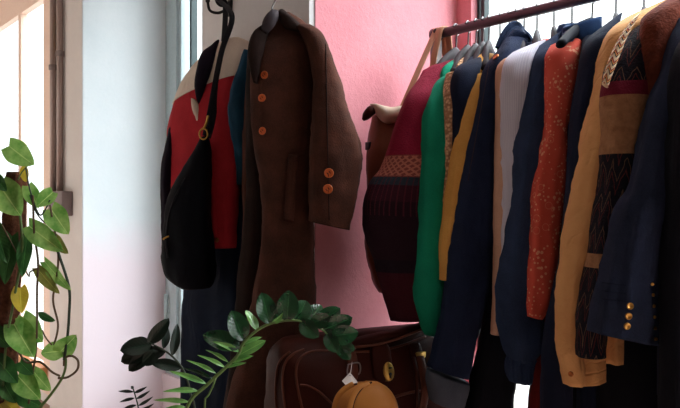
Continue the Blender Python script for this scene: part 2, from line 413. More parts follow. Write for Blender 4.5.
# rows of an outline -> rings.  row: (xl, yl, xr, yr, D, half depth [, exponent])
def rowring(r):
    xl, yl, xr, yr, D, b = r[:6]; p = r[6] if len(r) > 6 else 2.3
    Dl, Dr = D if isinstance(D, tuple) else (D, D)
    A = W(xl, yl, Dl); B = W(xr, yr, Dr)
    a = (B - A) / 2
    h = V((a.x, a.y, 0)); bd = UP.cross(h).normalized() if h.length > 1e-6 else FWD
    if bd.dot(FWD) < 0: bd = -bd
    return ((A + B) / 2, a, bd * b, p)
def loft(bm, rings, n=36, m=44, fold=.07, k=4, seed=0, wr=.004, hollow=False, grow=(.25, 1), cap=True, freq=12):
    R = resample(rings, m)
    rnd = random.Random(seed); ph = [rnd.uniform(0, 6.28) for _ in range(4)]
    uvl = bm.loops.layers.uv.verify()
    grid = []; so = V((seed * 3.17, seed * 1.31, seed * .77))
    for j, (c, a, b, p) in enumerate(R):
        t = j / (m - 1); ring = []
        g = grow[0] + (grow[1] - grow[0]) * min(1, t * 1.6)
        for q in range(n):
            th = 2 * PI * q / n; ct, st = math.cos(th), math.sin(th)
            x = math.copysign(abs(ct) ** (2 / p), ct); y = math.copysign(abs(st) ** (2 / p), st)
            f = fold * g * (.55 * math.sin(k * th + ph[0] + 2.2 * t) + .45 * math.sin((2 * k + 1) * th + ph[1] - 3.5 * t))
            f += fold * g * 1.1 * noise.noise(V((ct * 2.4, st * 2.4, t * 2.2)) + so)
            rad = a * x + b * y
            pos = c + rad * (1 + f)
            if wr and rad.length > 1e-6:
                rn = rad.normalized()
                w1 = noise.noise(V((pos.x * freq, pos.y * freq, pos.z * freq * .45)) + so)
                w2 = noise.noise(V((pos.x * freq * 1.8 + pos.z * 9, pos.y * freq * 1.8, pos.z * freq * 1.1)) + so * 2)
                w3 = noise.noise(pos * freq * 4 + so)
                pos = pos + rn * wr * (1.1 * w1 + .7 * w2 + .4 * w3) * (.4 + .6 * min(1, t * 3))
            ring.append(bm.verts.new(pos))
        grid.append(ring)
    def quad(r0, r1, v0, v1):
        for q in range(n):
            q2 = (q + 1) % n
            fc = bm.faces.new((r0[q], r0[q2], r1[q2], r1[q]))
            for lp, (u, v) in zip(fc.loops, ((q / n, v0), ((q + 1) / n, v0), ((q + 1) / n, v1), (q / n, v1))): lp[uvl].uv = (u, v)
    for j in range(m - 1): quad(grid[j], grid[j + 1], j / (m - 1), (j + 1) / (m - 1))
    if cap: bm.faces.new(grid[0])
    if hollow:
        last = grid[-1]; c = R[-1][0]; jj = max(0, m - 1 - max(3, m // 8)); c2 = R[jj][0]
        r1 = [bm.verts.new(c + (v.co - c) * .9) for v in last]
        r2 = [bm.verts.new(c2 + (v.co - c2) * .8) for v in grid[jj]]
        quad(last, r1, 1, 1); quad(r1, r2, 1, .95); bm.faces.new(r2)
    elif cap: bm.faces.new(grid[-1])
    return grid
def rows(bm, rr, **kw): return loft(bm, [rowring(r) for r in rr], **kw)
def bvh(o):
    me = o.data; off = wloc(o)
    return BVHTree.FromPolygons([v.co + off for v in me.vertices], [p.vertices[:] for p in me.polygons])
def hit(tree, px, py, fallback=2.2):
    d = (W(px, py, 1) - CAM).normalized()
    loc, nrm, i, _ = tree.ray_cast(CAM, d)
    if loc is None: return W(px, py, fallback), -FWD
    if nrm.dot(d) > 0: nrm = -nrm
    return loc, nrm
def button(parent, tree, px, py, r, mat, name='button', holes=True, h=.004, fb=2.2):
    p, n = hit(tree, px, py, fb)
    bm = bmesh.new()
    lathe(bm, p - n * .002, n, [(0, 0), (r * .9, 0), (r, h * .5), (r, h), (r * .86, h * 1.35), (r * .68, h * 1.05), (0, h * .95)], 20)
    o = obj(name, bm, mat, parent)
    if holes:
        bm = bmesh.new(); e = n.orthogonal().normalized(); f = n.cross(e)
        for s in (-1, 1):
            tube(bm, [p + n * (h) + e * r * .28 * s + f * r * .28, p + n * (h * 1.25) + e * r * .28 * s, p + n * h + e * r * .28 * s - f * r * .28], r * .09, 6, 6)
        obj('button_thread', bm, M['thread'], o)
    return o

# ------------------------------------------------------------------ the room
WY1, WY2, WY3 = 1.985, 1.92, 1.60
X1R, X1L, PY1 = -1.974, -2.675, 1.368
X2R, X2L, PY2 = -4.20, -4.75, 1.446
TOP = 3.45
def wallbox(name, lo, hi, mat):
    bm = bmesh.new(); box(bm, lo, hi); return struct(obj(name, bm, mat, smooth=False))
wallbox('floor', (-10, -3.6, -.1), (2.8, 2.12, 0), M['floor'])
wallbox('ceiling', (-10, -3.6, TOP), (2.8, 2.12, TOP + .1), M['ceil'])
wallbox('wall_right', (2.6, -3.5, 0), (2.7, 2.4, TOP), M['room'])
wallbox('wall_far_left', (-9.9, -3.5, 0), (-9.8, 2.4, TOP), M['room'])
wallbox('wall_back', (-2.6, -3.6, 0), (2.7, -3.5, TOP), M['room'])
wallbox('wall_return', (-2.7, -3.6, 0), (-2.6, -.2, TOP), M['room'])
wallbox('wall_bounce', (-9.8, -.3, 0), (-2.7, -.2, TOP), M['bright'])  # unseen white wall added to bounce window light onto the pier fronts
# the middle pier: grey front, pink reveal on the right, a thin white plaster edge
bm = bmesh.new(); box(bm, (X1L, PY1, 0), (X1R - .004, WY1 + .1, TOP))
o = struct(obj('wall_middle', bm, M['pier'], smooth=False))
bm = bmesh.new(); box(bm, (X1R - .004, PY1 + .02, 0), (X1R, WY1 + .04, TOP)); box(bm, (X1R, WY1, 0), (-1.905, WY1 + .035, TOP))
struct(obj('wall_pink', bm, M['pink'], smooth=False))
# the left pier: greige front, white reveal
bm = bmesh.new(); box(bm, (X2L, PY2, 0), (X2R - .004, WY2 + .06, TOP)); struct(obj('wall_left', bm, M['pierL'], smooth=False))
bm = bmesh.new(); box(bm, (X2R - .004, PY2 + .004, 0), (X2R, WY2 + .06, TOP)); struct(obj('wall_left_reveal', bm, M['white'], smooth=False))
wallbox('wall_right_pier', (.9, PY1, 0), (2.6, WY1 + .1, TOP), M['pier'])
# parapets and lintels
wallbox('wall_sill_right', (-1.905, WY1 - .02, 0), (.9, WY1 + .1, .42), M['pink'])
wallbox('wall_lintel_right', (-1.905, WY1 - .02, 3.1), (.9, WY1 + .1, TOP), M['pink'])
wallbox('wall_sill_middle', (X2R, WY2 - .02, 0), (X1L, WY2 + .08, .35), M['white'])
wallbox('wall_lintel_middle', (X2R, WY2 - .02, 3.1), (X1L, WY2 + .08, TOP), M['pierL'])
wallbox('wall_lintel_left', (-9.8, WY3, 2.80), (X2L, WY3 + .08, TOP), M['frame_cream'])
wallbox('wall_left_return', (-5.25, WY3, .06), (X2L, WY3 + .08, 2.80), M['pierL'])
wallbox('wall_sill_left', (-9.8, WY3, 0), (X2L, WY3 + .08, .06), M['pierL'])

def window(n, x0, x1, z0, z1, Y, xs, zs, mat, fw=.07, bw=.05, dp=.05):
    bm = bmesh.new()
    box(bm, (x0, Y, z0), (x0 + fw, Y + dp, z1)); box(bm, (x1 - fw, Y, z0), (x1, Y + dp, z1))
    box(bm, (x0 + fw, Y, z0), (x1 - fw, Y + dp, z0 + fw)); box(bm, (x0 + fw, Y, z1 - fw), (x1 - fw, Y + dp, z1))
    for x in xs: box(bm, (x - bw / 2, Y + .004, z0 + fw), (x + bw / 2, Y + dp - .004, z1 - fw))
    for z in zs: box(bm, (x0 + fw, Y + .006, z - bw / 2), (x1 - fw, Y + dp - .006, z + bw / 2))
    w = struct(obj('window_%d' % n, bm, mat, smooth=False))
    bm = bmesh.new(); box(bm, (x0 + .01, Y + dp * .5, z0 + .01), (x1 - .01, Y + dp * .5 + .004, z1 - .01))
    obj('pane', bm, M['glass'], w, smooth=False)
    la = bpy.data.lights.new('daylight_portal', 'AREA'); la.shape = 'RECTANGLE'
    la.size = x1 - x0; la.size_y = z1 - z0; la.cycles.is_portal = True
    lo = bpy.data.objects.new('daylight_portal_%d' % n, la); COL.objects.link(lo)
    lo.location = ((x0 + x1) / 2, Y + dp + .02, (z0 + z1) / 2); lo.rotation_euler = (-PI / 2 if Y > 0 else PI / 2, 0, 0)
    if Y < 0: lo.location.y = Y - .02
    return w
w1 = window(1, -1.905, .9, .42, 3.1, WY1 + .03, (-.6,), (), M['frame_dark'], .008)
bm = bmesh.new(); box(bm, (-1.888, WY1 + .03, .43), (-1.872, WY1 + .05, 3.09)); obj('mullion', bm, M['frame_dark'], w1, smooth=False)
w2 = window(2, X2R, X1L, .35, 3.1, WY2, (-3.3,), (), M['frame_grey'], .20, .06)
bm = bmesh.new(); box(bm, (-3.918, WY2 + .01, .5), (-3.895, WY2 + .045, 2.95)); obj('mullion', bm, M['frame_dark'], w2, smooth=False)
bm = bmesh.new(); box(bm, (-4.13, WY2 - .015, .4), (-4.03, WY2, 3.05)); obj('casement_stile', bm, M['frame_grey'], w2, smooth=False)
bm = bmesh.new(); tube(bm, [(-4.13, WY2 - .03, .66), (-4.13, WY2 - .03, .80)], .012, 8); box(bm, (-4.15, WY2 - .02, .69), (-4.11, WY2 + .005, .77))
obj('window_handle', bm, M['frame_grey'], w2)
w3 = window(3, -9.8, -5.25, .06, 2.80, WY3, (-5.965, -6.75, -7.8), (.30,), M['frame_cream'], .14, .07)
bm = bmesh.new(); box(bm, (-9.7, WY3 - .05, .16), (-5.3, WY3, .24)); obj('sill', bm, M['sillwood'], w3, smooth=False)

# two conduits on the left pier
def pier2(px, py): return W(px, py, DY(px, PY2))
px0 = pier2(57, 100); px1 = pier2(64, 100)
pp = thing('conduit_pipe', 'two slim brown conduit pipes running down the greige pier beside left window', 'pipe', (px0.x, PY2, 0))
for P_, zt in ((px0, 1.22), (px1, 1.24)):
    bm = bmesh.new(); tube(bm, [(P_.x, PY2 - .022, zt), (P_.x, PY2 - .022, TOP)], .018, 10); obj('pipe', bm, M['pipe'], pp)
for P_ in (px0, px1):
    bm = bmesh.new(); lathe(bm, (P_.x, PY2 - .022, 2.12 if P_ is px1 else 2.06), UP, [(.018, 0), (.024, .002), (.024, .03), (.018, .032)], 12); obj('pipe_coupling', bm, M['jbox'], pp)

bm = bmesh.new(); a_ = pier2(58, 198); b_ = pier2(73, 198); box(bm, (a_.x, PY2 - .06, 1.235), (b_.x, PY2, 1.37)); bevel(bm, .006)
bmesh.ops.translate(bm, verts=bm.verts, vec=(0, 0, 0)); obj('junction_box', bm, M['jbox'], pp)
bm = bmesh.new(); a_ = pier2(58.5, 30); b_ = pier2(62, 30); box(bm, (a_.x, PY2 - .008, 1.3 + 4.6 * .19), (b_.x, PY2, 1.3 + 4.6 * .235)); obj('label_plate', bm, M['brasslabel'], pp, smooth=False)

# ------------------------------------------------------------------ the clothes rack
RY, RZ = 1.75, 1.832
def DH(hp): return DY(hp, RY)
rack = thing('clothes_rack', 'maroon steel clothes rail on a grey post beside pink wall', 'clothes rack', (-1.83, RY, 0))
bm = bmesh.new(); tube(bm, [(-1.845, RY, RZ), (-.45, RY, RZ)], .0145, 16); obj('rail', bm, M['rail'], rack)
for x in (-1.83, -.48):
    bm = bmesh.new(); box(bm, (x - .012, RY - .016, .03), (x + .012, RY + .016, RZ - .004)); bevel(bm, .003); obj('post', bm, M['steel'], rack)
    bm = bmesh.new(); lathe(bm, (x - .014, RY, RZ), (1, 0, 0), [(.012, 0), (.021, .003), (.021, .028), (.017, .031)], 20); obj('rail_socket', bm, M['rail'], rack)
    bm = bmesh.new(); box(bm, (x - .02, RY - .25, 0), (x + .02, RY + .22, .03)); bevel(bm, .004); obj('foot', bm, M['steel'], rack)

# hanger prototype: arms along local -Y/+Y, hook round the rail; origin at the rail centre
def hanger_mesh(half, mat, root):
    bm = bmesh.new(); rg = []
    for s in [i / 8 for i in range(-8, 9)]:
        z = -.079 - .080 * abs(s) ** 1.5 + .004 * (1 - min(1, abs(s) * 5))
        c = V((.02 * s * s, s * half, z))
        h = .009 + .014 * (1 - abs(s)) ; d = .008 + .005 * abs(s)
        rg.append((c, V((d, 0, 0)), V((0, 0, h)), 2.2))
    loft(bm, rg, 14, 34, 0, 3, 0, 0)
    obj('shoulder_bar', bm, mat, root)
    bm = bmesh.new(); pts = [V((0, .0, -.074)), V((0, .0, -.055)), V((0, .003, -.034))]
    for k in range(0, 9):
        a = -PI * .42 + k * PI * 1.28 / 8
        pts.append(V((0, .0178 * math.cos(a), -.0006 + .0178 * math.sin(a))))
    tube(bm, pts, .0024, 8, 40); obj('hook', bm, M['chrome'], root)
def copy_tree(o, parent=None):
    c = o.copy(); COL.objects.link(c)
    if parent: c.parent = parent
    for ch in list(o.children): copy_tree(ch, c)
    return c
protos = {}
def hanger(hp, yaw, mat, label, half=.19):
    key = mat
    x = W(hp, 100, DH(hp)).x
    if key not in protos:
        r = thing('clothes_hanger', label, 'hanger', (0, 0, 0), 'hangers on the rail'); hanger_mesh(half, M[mat], r); protos[key] = r
    else:
        r = copy_tree(protos[key]); r['label'] = label
    r.location = (x, RY, RZ); r.rotation_euler = (0, 0, yaw)
    return r

# ------------------------------------------------------------------ garments on the rack
def hookpt(hp):
    return V((W(hp, 100, DH(hp)).x, RY, RZ))
def garment(name, label, cat, hp, shx, body_mat, sleeve_rows=None, sleeve_mat=None, blen=.66, thick=.032, hw=.2, depth=.19,
            seed=1, hang='hanger', hlabel=None, hyaw=None, collar=None, fold=.08, parts=True, sleeve_kw=None, neck=.10, back=True):
    h = hookpt(hp); Dh = DH(hp)
    s = W(shx, 100, Dh - depth); e = V((s.x - h.x, s.y - h.y, 0)); e.normalize()
    yaw = math.atan2(e.y, e.x) + PI / 2
    t = thing(name, label, cat, (h.x, h.y, RZ - neck))
    if hlabel: hanger(hp, yaw if hyaw is None else hyaw, hang, hlabel, .225 if hang == 'hangerblk' else .15)
    nrm = UP.cross(e)
    bm = bmesh.new()
    def R_(dz, a, b, off=0): return (V((h.x, h.y, RZ - dz)) + e * off, e * a, nrm * b, 2.4)
    loft(bm, [R_(neck, .055, .022), R_(neck + .02, .11, .026), R_(neck + .055, hw * .93, thick * .9), R_(neck + .14, hw, thick), R_(neck + .4, hw * .97, thick * 1.05), R_(neck + blen, hw, thick * 1.15)],
         40, 40, fold, 4, seed, .004, True)
    obj('body', bm, body_mat, t)
    if sleeve_rows:
        bm = bmesh.new(); rows(bm, sleeve_rows, seed=seed + 5, hollow=True, **(sleeve_kw or {}))
        so = obj('sleeve', bm, sleeve_mat or body_mat, t)
        if back:
            bm = bmesh.new()
            c0 = V((h.x, h.y, 0)) - e * (hw - .03)
            loft(bm, [(c0 + UP * (RZ - neck - .05), e * .04, nrm * .03, 2.2), (c0 - e * .03 + UP * (RZ - neck - .25), e * .05, nrm * .04, 2.2), (c0 - e * .035 + UP * (RZ - neck - .6), e * .04, nrm * .035, 2.2)],
                 24, 24, .06, 3, seed + 9, .003, True)
            obj('sleeve', bm, sleeve_mat or body_mat, t)
    else: so = None
    if collar:
        bm = bmesh.new()
        rg = []
        for k in range(0, 13):
            a = 2 * PI * k / 12
            c = V((h.x, h.y, RZ - neck - .010)) + e * .06 * math.cos(a) + nrm * .03 * math.sin(a) - UP * .012 * math.cos(a)
            rg.append((c, (e * math.cos(a) + nrm * math.sin(a)) * .009, UP * .022, 2))
        loft(bm, rg, 12, 40, 0, 3, seed, .002)
        obj('collar', bm, collar, t)
    return t, so

def DD(hp, k=.19): return DH(hp) - k

# 1 maroon knit jumper
D1 = DD(458)
swr = [(446, 64, 464, 57, D1 + .15, .02), (430, 68, 452, 62, D1 + .1, .025), (412, 87, 452, 80, D1 + .04, .04), (403, 103, 448, 100, D1, .05), (395, 126, 444, 126, D1, .055), (387, 150, 442, 150, D1, .06), (379, 169, 440, 169, D1, .06),
       (370, 180, 438, 182, D1, .065), (363, 200, 438, 203, D1, .07), (362, 215, 438, 218, D1, .07), (364, 230, 438, 232, D1, .07), (373, 257, 436, 258, D1, .065), (380, 284, 434, 284, D1, .06), (391, 320, 436, 319, D1, .05)]
sweater, so = garment('knit_jumper', 'maroon knit jumper with patterned chest band hanging next to the pink wall', 'jumper', 456, 408, M['sweater'],
                      swr, None, .62, .03, .19, seed=3, hlabel='grey brown hanger under the maroon jumper, at the rail end by the post', sleeve_kw=dict(fold=.035, k=5, wr=.004, m=70, n=44))
# 2 green sweatshirt
D2 = DD(468)
g2, so = garment('sweatshirt', 'plain green sweatshirt hanging beside the maroon jumper', 'sweatshirt', 468, 434, M['green'],
                 [(451, 71, 472, 63, D2 + .12, .02), (438, 79, 462, 72, D2 + .06, .03), (428, 93, 458, 88, D2 + .02, .04), (421, 112, 454, 110, D2, .05), (418, 135, 452, 135, D2, .055), (418, 170, 452, 170, D2, .055), (415, 208, 450, 208, D2, .055),
                  (412, 250, 448, 250, D2, .055), (412, 285, 447, 285, D2, .055), (416, 308, 446, 309, D2, .05), (426, 334, 444, 336, D2, .035)],
                 None, .6, .028, .18, seed=7, hlabel='second grey brown hanger from the post, under the green sweatshirt', sleeve_kw=dict(fold=.05, k=3, wr=.006))
# 3 beige lace cardigan
D3 = DD(476)
g3, so = garment('lace_cardigan', 'narrow beige openwork knit cardigan between green sweatshirt and mustard shirt', 'cardigan', 476, 448, M['lace'],
                 [(446, 74, 462, 70, D3 + .03, .025), (442, 100, 460, 98, D3, .035), (440, 150, 458, 150, D3, .035), (438, 200, 455, 200, D3, .03), (438, 250, 452, 250, D3, .028), (441, 278, 448, 278, D3, .02)],
                 None, .5, .022, .16, seed=9, hlabel='grey brown hanger of the beige knit cardigan, left of the dark hanger group', sleeve_kw=dict(fold=.06, wr=.005))
# 4 navy shirt
D4 = DD(483)
g4, so = garment('navy_shirt', 'dark navy shirt whose shoulder shows just left of the jeans', 'shirt', 483, 462, M['navy'],
                 [(466, 62, 482, 57, D4 + .08, .02), (456, 68, 481, 65, D4 + .03, .03), (451, 85, 478, 82, D4, .035), (451, 120, 476, 120, D4, .04), (450, 180, 470, 180, D4, .04), (448, 240, 468, 240, D4, .04), (446, 300, 462, 300, D4, .035)],
                 None, .62, .024, .17, seed=11, hlabel='grey brown hanger holding the navy shirt left of the jeans', collar=M['navy'])
# 5 mustard shirt
D5 = DD(489)
g5, so = garment('mustard_shirt', 'mustard yellow shirt sleeve hanging against the left edge of the jeans', 'shirt', 489, 474, M['yellow'],
                 [(472, 76, 490, 72, D5 + .02, .02), (464, 98, 488, 98, D5, .03), (457, 130, 484, 130, D5, .035), (451, 155, 480, 155, D5, .035), (445, 195, 476, 195, D5, .035), (440, 240, 470, 240, D5, .035), (441, 280, 468, 280, D5, .03)],
                 None, .5, .022, .16, seed=13, hlabel='grey brown hanger hidden under the mustard shirt beside the jeans')
# 6 jeans
D6 = DD(500, .16)
h = hookpt(500)
jeans = thing('jeans', 'dark blue jeans hung by the waistband, one hem rolled up pale', 'jeans', (h.x, h.y, RZ - .1))
hanger(500, .7, 'hanger', 'grey brown hanger from which the dark jeans hang by their waistband', .15)
bm = bmesh.new()
rows(bm, [(506, 36, 528, 42, D6 + .06, .03), (499, 48, 524, 56, D6 + .02, .045), (487, 64, 514, 72, D6, .05), (480, 80, 506, 88, D6, .055), (475, 102, 500, 106, D6, .06), (466, 135, 498, 136, D6, .06), (459, 170, 497, 170, D6, .06), (453, 210, 496, 210, D6, .06),
          (447, 250, 493, 250, D6, .058), (442, 295, 487, 296, D6, .055), (435, 340, 477, 342, D6, .05), (429, 366, 469, 378, D6, .048)], seed=21, fold=.05, k=3, wr=.006, m=80, n=44, hollow=True)
jl = obj('leg', bm, M['jeans'], jeans)
bm = bmesh.new()
rows(bm, [(427, 369, 469, 383, D6, .053), (426, 376, 469, 390, D6, .056), (428, 392, 465, 402, D6, .056), (429, 398, 463, 408, D6, .052)], seed=22, fold=.03, k=3, wr=.003, m=14, hollow=True)
obj('rolled_cuff', bm, M['jeanslite'], jeans, label='pale grey blue turned-up hem')
bm = bmesh.new()
rows(bm, [(502, 110, 520, 112, D6 + .12, .05), (494, 200, 516, 200, D6 + .12, .05), (488, 300, 512, 300, D6 + .12, .05), (482, 380, 512, 380, D6 + .12, .05), (480, 440, 512, 440, D6 + .12, .05)], seed=25, fold=.05, k=3, wr=.005, hollow=True)
obj('leg', bm, M['jeans'], jeans)
bm = bmesh.new()   # waistband
rows(bm, [(500, 50, 508, 56, D6 + .05, .012), (505, 38, 516, 46, D6 + .06, .03), (513, 30, 526, 40, D6 + .07, .036), (521, 34, 531, 44, D6 + .08, .034), (524, 46, 531, 52, D6 + .08, .02)], seed=31, fold=.05, k=3, wr=.003, m=26, n=30)
obj('waistband', bm, M['jeans'], jeans)
for q_, (dx, dy, dd) in enumerate(((0, 0, .05), (3, 5.5, .035), (6, 11, .02), (8, 16.5, .01))):   # the top folded over in layers
    bm = bmesh.new()
    band(bm, [W(499 + dx, 49 + dy, D6 + dd), W(504 + dx, 37 + dy, D6 + dd + .01), W(511 + dx * .9, 27 + dy, D6 + dd + .02), W(518 + dx * .8, 25.5 + dy, D6 + dd + .03), W(525 + dx * .6, 32 + dy, D6 + dd + .04), W(530 + dx * .3, 41 + dy, D6 + dd + .05)], .024, .009, UP * .6 - RT * .5, 40)
    obj('denim_fold', bm, M['denim'], jeans)
tr = bvh(jl)
button(jeans, tr, 496, 57, .009, M['copper'], 'jeans_button', False)
bm = bmesh.new()
rs = []
for k_ in range(24):
    y_ = 66 + k_ * 5; x_ = 484 - k_ * .9
    p_, n_ = hit(tr, x_ + 5, y_); rs.append(p_ + n_ * .001)
tube(bm, rs, .0009, 5, 60); obj('seam', bm, M['seamthread'], jeans)

# 7 peach long shirt
D7 = DD(510)
g7, so = garment('peach_shirt', 'pale peach long shirt showing as a strip right of the jeans', 'shirt', 509, 498, M['peach'],
                 [(502, 60, 522, 54, D7 + .03, .03), (496, 70, 520, 68, D7, .04), (495, 100, 518, 100, D7, .045), (494, 160, 514, 160, D7, .045), (494, 220, 512, 220, D7, .04), (493, 280, 510, 280, D7, .035), (491, 334, 502, 334, D7, .028)],
                 None, .7, .024, .17, seed=15, hlabel='grey brown hanger of the peach shirt, just right of the jeans', sleeve_kw=dict(fold=.04, wr=.003))
# 8 lilac striped shirt
D8 = DD(522)
g8, so = garment('lilac_shirt', 'white and lilac striped shirt with bright shoulder, right of the peach shirt', 'shirt', 524, 512, M['lilac'],
                 [(512, 53, 546, 40, D8 + .06, .03), (503, 62, 540, 52, D8 + .02, .045), (500, 80, 534, 74, D8, .05), (501, 110, 530, 110, D8, .05), (502, 150, 526, 150, D8, .045), (502, 190, 524, 190, D8, .04), (502, 240, 520, 240, D8, .038), (503, 290, 518, 290, D8, .03)],
                 None, .6, .026, .18, seed=17, hlabel='grey brown hanger of the lilac striped shirt', collar=M['lilac'], sleeve_kw=dict(fold=.16, k=4, wr=.006))
# 9 denim jacket with gathered cuff
D9 = DD(537)
dj, so = garment('denim_jacket', 'blue denim jacket with gathered elastic cuff, left of the coral shirt', 'jacket', 537, 530, M['denim'],
                 [(536, 48, 560, 32, D9 + .06, .03), (531, 62, 556, 54, D9 + .02, .045), (527, 84, 552, 82, D9, .05), (522, 115, 549, 115, D9, .055), (515, 150, 545, 150, D9, .055), (510, 190, 541, 190, D9, .055), (506, 230, 540, 230, D9, .055),
                  (500, 275, 541, 275, D9, .06), (499, 318, 543, 318, D9, .06), (503, 344, 544, 344, D9, .055), (509, 360, 535, 362, D9, .04)],
                 None, .66, .028, .18, seed=19, hlabel='grey brown hanger of the blue denim jacket', collar=M['denim'], sleeve_kw=dict(fold=.06, k=3, wr=.008, m=60))
bm = bmesh.new(); rows(bm, [(508, 357, 535, 359, D9, .04), (506, 364, 533, 367, D9, .042), (507, 376, 531, 379, D9, .04), (509, 380, 529, 383, D9, .036)], seed=20, fold=.1, k=9, wr=.003, m=18, n=80, hollow=True, grow=(1, 1))
obj('gathered_cuff', bm, M['denim'], dj)
# 10 coral shirt
D10 = DD(554)
cs, so = garment('coral_shirt', 'coral red shirt with small pale print, long sleeve hanging down', 'shirt', 554, 552, M['coral'],
                 [(550, 46, 582, 34, D10 + .05, .03), (545, 58, 580, 50, D10 + .01, .045), (544, 80, 578, 78, D10, .05), (544, 112, 572, 112, D10, .05), (542, 135, 566, 135, D10, .045), (534, 162, 566, 162, D10, .045), (530, 192, 564, 192, D10, .045),
                  (528, 230, 559, 230, D10, .043), (525, 270, 556, 270, D10, .04), (523, 300, 549, 301, D10, .035), (524, 315, 540, 319, D10, .025)],
                 None, .66, .026, .18, seed=23, hlabel='grey brown hanger of the coral red shirt', collar=M['coral'], sleeve_kw=dict(fold=.05, k=3, wr=.007, m=60))
# 11 chambray shirt
D11 = DD(572)
g11, so = garment('chambray_shirt', 'mid blue shirt, only shoulders and collar showing behind black hanger', 'shirt', 572, 568, M['bluecotton'],
                  [(562, 29, 602, 17, D11 + .08, .03), (568, 40, 602, 34, D11 + .08, .035), (582, 60, 606, 58, D11 + .08, .03), (584, 120, 604, 120, D11 + .08, .03), (582, 220, 600, 220, D11 + .08, .03)],
                  None, .6, .024, .17, seed=27, hlabel='grey brown hanger of the blue chambray shirt', collar=M['bluecotton'], neck=.07)
# 12 dark shirt on a black hanger
D12 = DD(592)
g12, so = garment('indigo_shirt', 'dark indigo shirt on the black hanger, between coral shirt and tan jacket', 'shirt', 592, 588, M['navy'],
                  [(590, 36, 622, 12, D12 + .06, .03), (584, 46, 616, 34, D12 + .02, .045), (578, 76, 606, 72, D12, .045), (571, 120, 600, 120, D12, .045), (567, 180, 594, 180, D12, .045), (562, 240, 584, 240, D12, .045), (552, 300, 580, 300, D12, .05), (542, 350, 572, 350, D12, .05), (540, 420, 570, 420, D12, .05)],
                  None, .95, .028, .19, seed=29, hang='hangerblk', hyaw=.22, hlabel='black hanger with its end poking out at the indigo shirt shoulder', collar=M['bluecotton'], sleeve_kw=dict(fold=.05, wr=.005))
# 13 tan jacket
D13 = DD(616)
tj, so = garment('suede_jacket', 'camel tan jacket with long stitched sleeve, left of the patterned jacket', 'jacket', 616, 612, M['tanjkt'],
                 [(644, 10, 680, -6, D13 + .09, .03), (624, 19, 664, 5, D13 + .05, .035), (608, 34, 644, 24, D13 + .01, .045), (599, 58, 632, 54, D13, .05), (592, 98, 622, 98, D13, .05), (582, 137, 614, 137, D13, .05), (573, 190, 606, 190, D13, .05), (563, 233, 598, 233, D13, .05),
                  (559, 281, 586, 281, D13, .045), (557, 320, 582, 320, D13, .04), (558, 350, 582, 350, D13, .04), (565, 384, 584, 384, D13, .035)],
                 None, .8, .03, .19, seed=33, hlabel='grey brown hanger of the tan jacket', collar=M['tanjkt'], sleeve_kw=dict(fold=.06, k=3, wr=.007, m=90, n=48, freq=13))
bm = bmesh.new(); rows(bm, [(574, 286, 604, 284, D13 + .06, .04), (572, 320, 604, 320, D13 + .06, .045), (572, 350, 606, 350, D13 + .06, .045), (573, 384, 606, 379, D13 + .06, .045)], seed=34, fold=.05, k=3, wr=.005, hollow=True)
obj('front_panel', bm, M['tanjkt'], tj)
tr = bvh(so)
button(tj, tr, 571, 374, .006, M['copper'], 'snap_button', False)
# 14 patterned jacket
D14 = DD(644)
ik, so = garment('patterned_jacket', 'woven ikat-patterned jacket with brown fleece shoulder and braided collar trim', 'jacket', 644, 640, M['fuzz'],
                 [(628, 30, 664, 18, D14 + .05, .035), (612, 56, 654, 50, D14 + .01, .045), (603, 85, 650, 84, D14, .05), (601, 112, 646, 112, D14, .05), (600, 147, 640, 147, D14, .05), (597, 190, 632, 190, D14, .05), (590, 233, 622, 233, D14, .05),
                  (583, 281, 612, 281, D14, .045), (578, 320, 606, 320, D14, .045), (576, 356, 604, 356, D14, .04)],
                 M['ikat'], .72, .034, .19, seed=37, hlabel='grey brown hanger of the patterned jacket', sleeve_kw=dict(fold=.04, k=3, wr=.006, m=70, n=44))
tr = bvh(so)
bm = bmesh.new()
rows(bm, [(632, 20, 640, 13, D14 - .02, .012), (621, 35, 630, 31, D14 - .035, .014), (612, 52, 621, 52, D14 - .04, .014), (605, 70, 613, 73, D14 - .042, .014), (602, 83, 608, 88, D14 - .04, .010)], seed=38, fold=.02, wr=.002, m=24, n=24)
obj('braided_trim', bm, M['braid'], ik)
bm = bmesh.new()
rows(bm, [(660, 4, 692, -14, D14 + .04, .02), (643, 18, 688, 6, D14 + .0, .036), (640, 44, 682, 40, D14 - .02, .04), (640, 72, 676, 72, D14 - .024, .04), (645, 100, 672, 102, D14 - .02, .034), (652, 125, 668, 126, D14 - .01, .02)], seed=39, fold=.05, wr=.006, m=28)
obj('fleece_yoke', bm, M['fuzz'], ik)
# 15 navy blazer
D15 = DD(676, .2)
bz, so = garment('navy_blazer', 'navy blazer, its cuff trimmed with a row of three gold buttons', 'blazer', 678, 674, M['navywool'],
                 [(672, 22, 712, 0, D15 + .05, .04), (667, 45, 704, 36, D15 + .01, .05), (660, 75, 696, 72, D15, .055), (650, 100, 690, 100, D15, .055), (640, 135, 682, 135, D15, .055), (630, 186, 672, 186, D15, .055), (616, 210, 668, 212, D15, .055), (605, 254, 662, 258, D15, .055),
                  (595, 297, 660, 304, D15, .052), (590, 331, 658, 345, D15, .05)],
                 None, .85, .036, .2, seed=41, hlabel='grey brown hanger of the navy blazer', sleeve_kw=dict(fold=.07, k=4, wr=.008, m=70, n=56))
tr = bvh(so)
for (x_, y_) in ((630, 306), (628.5, 316), (627, 326)): button(bz, tr, x_, y_, .0072, M['gold'], 'cuff_button', False)
for y0_ in (282, 290, 298):
    pts = [hit(tr, x_, y0_ + (x_ - 598) * .12) for x_ in range(602, 628, 4)]
    bm = bmesh.new(); tube(bm, [p + n * .0008 for p, n in pts], .0011, 5, 24); obj('cuff_stitching', bm, M['navy'], bz)
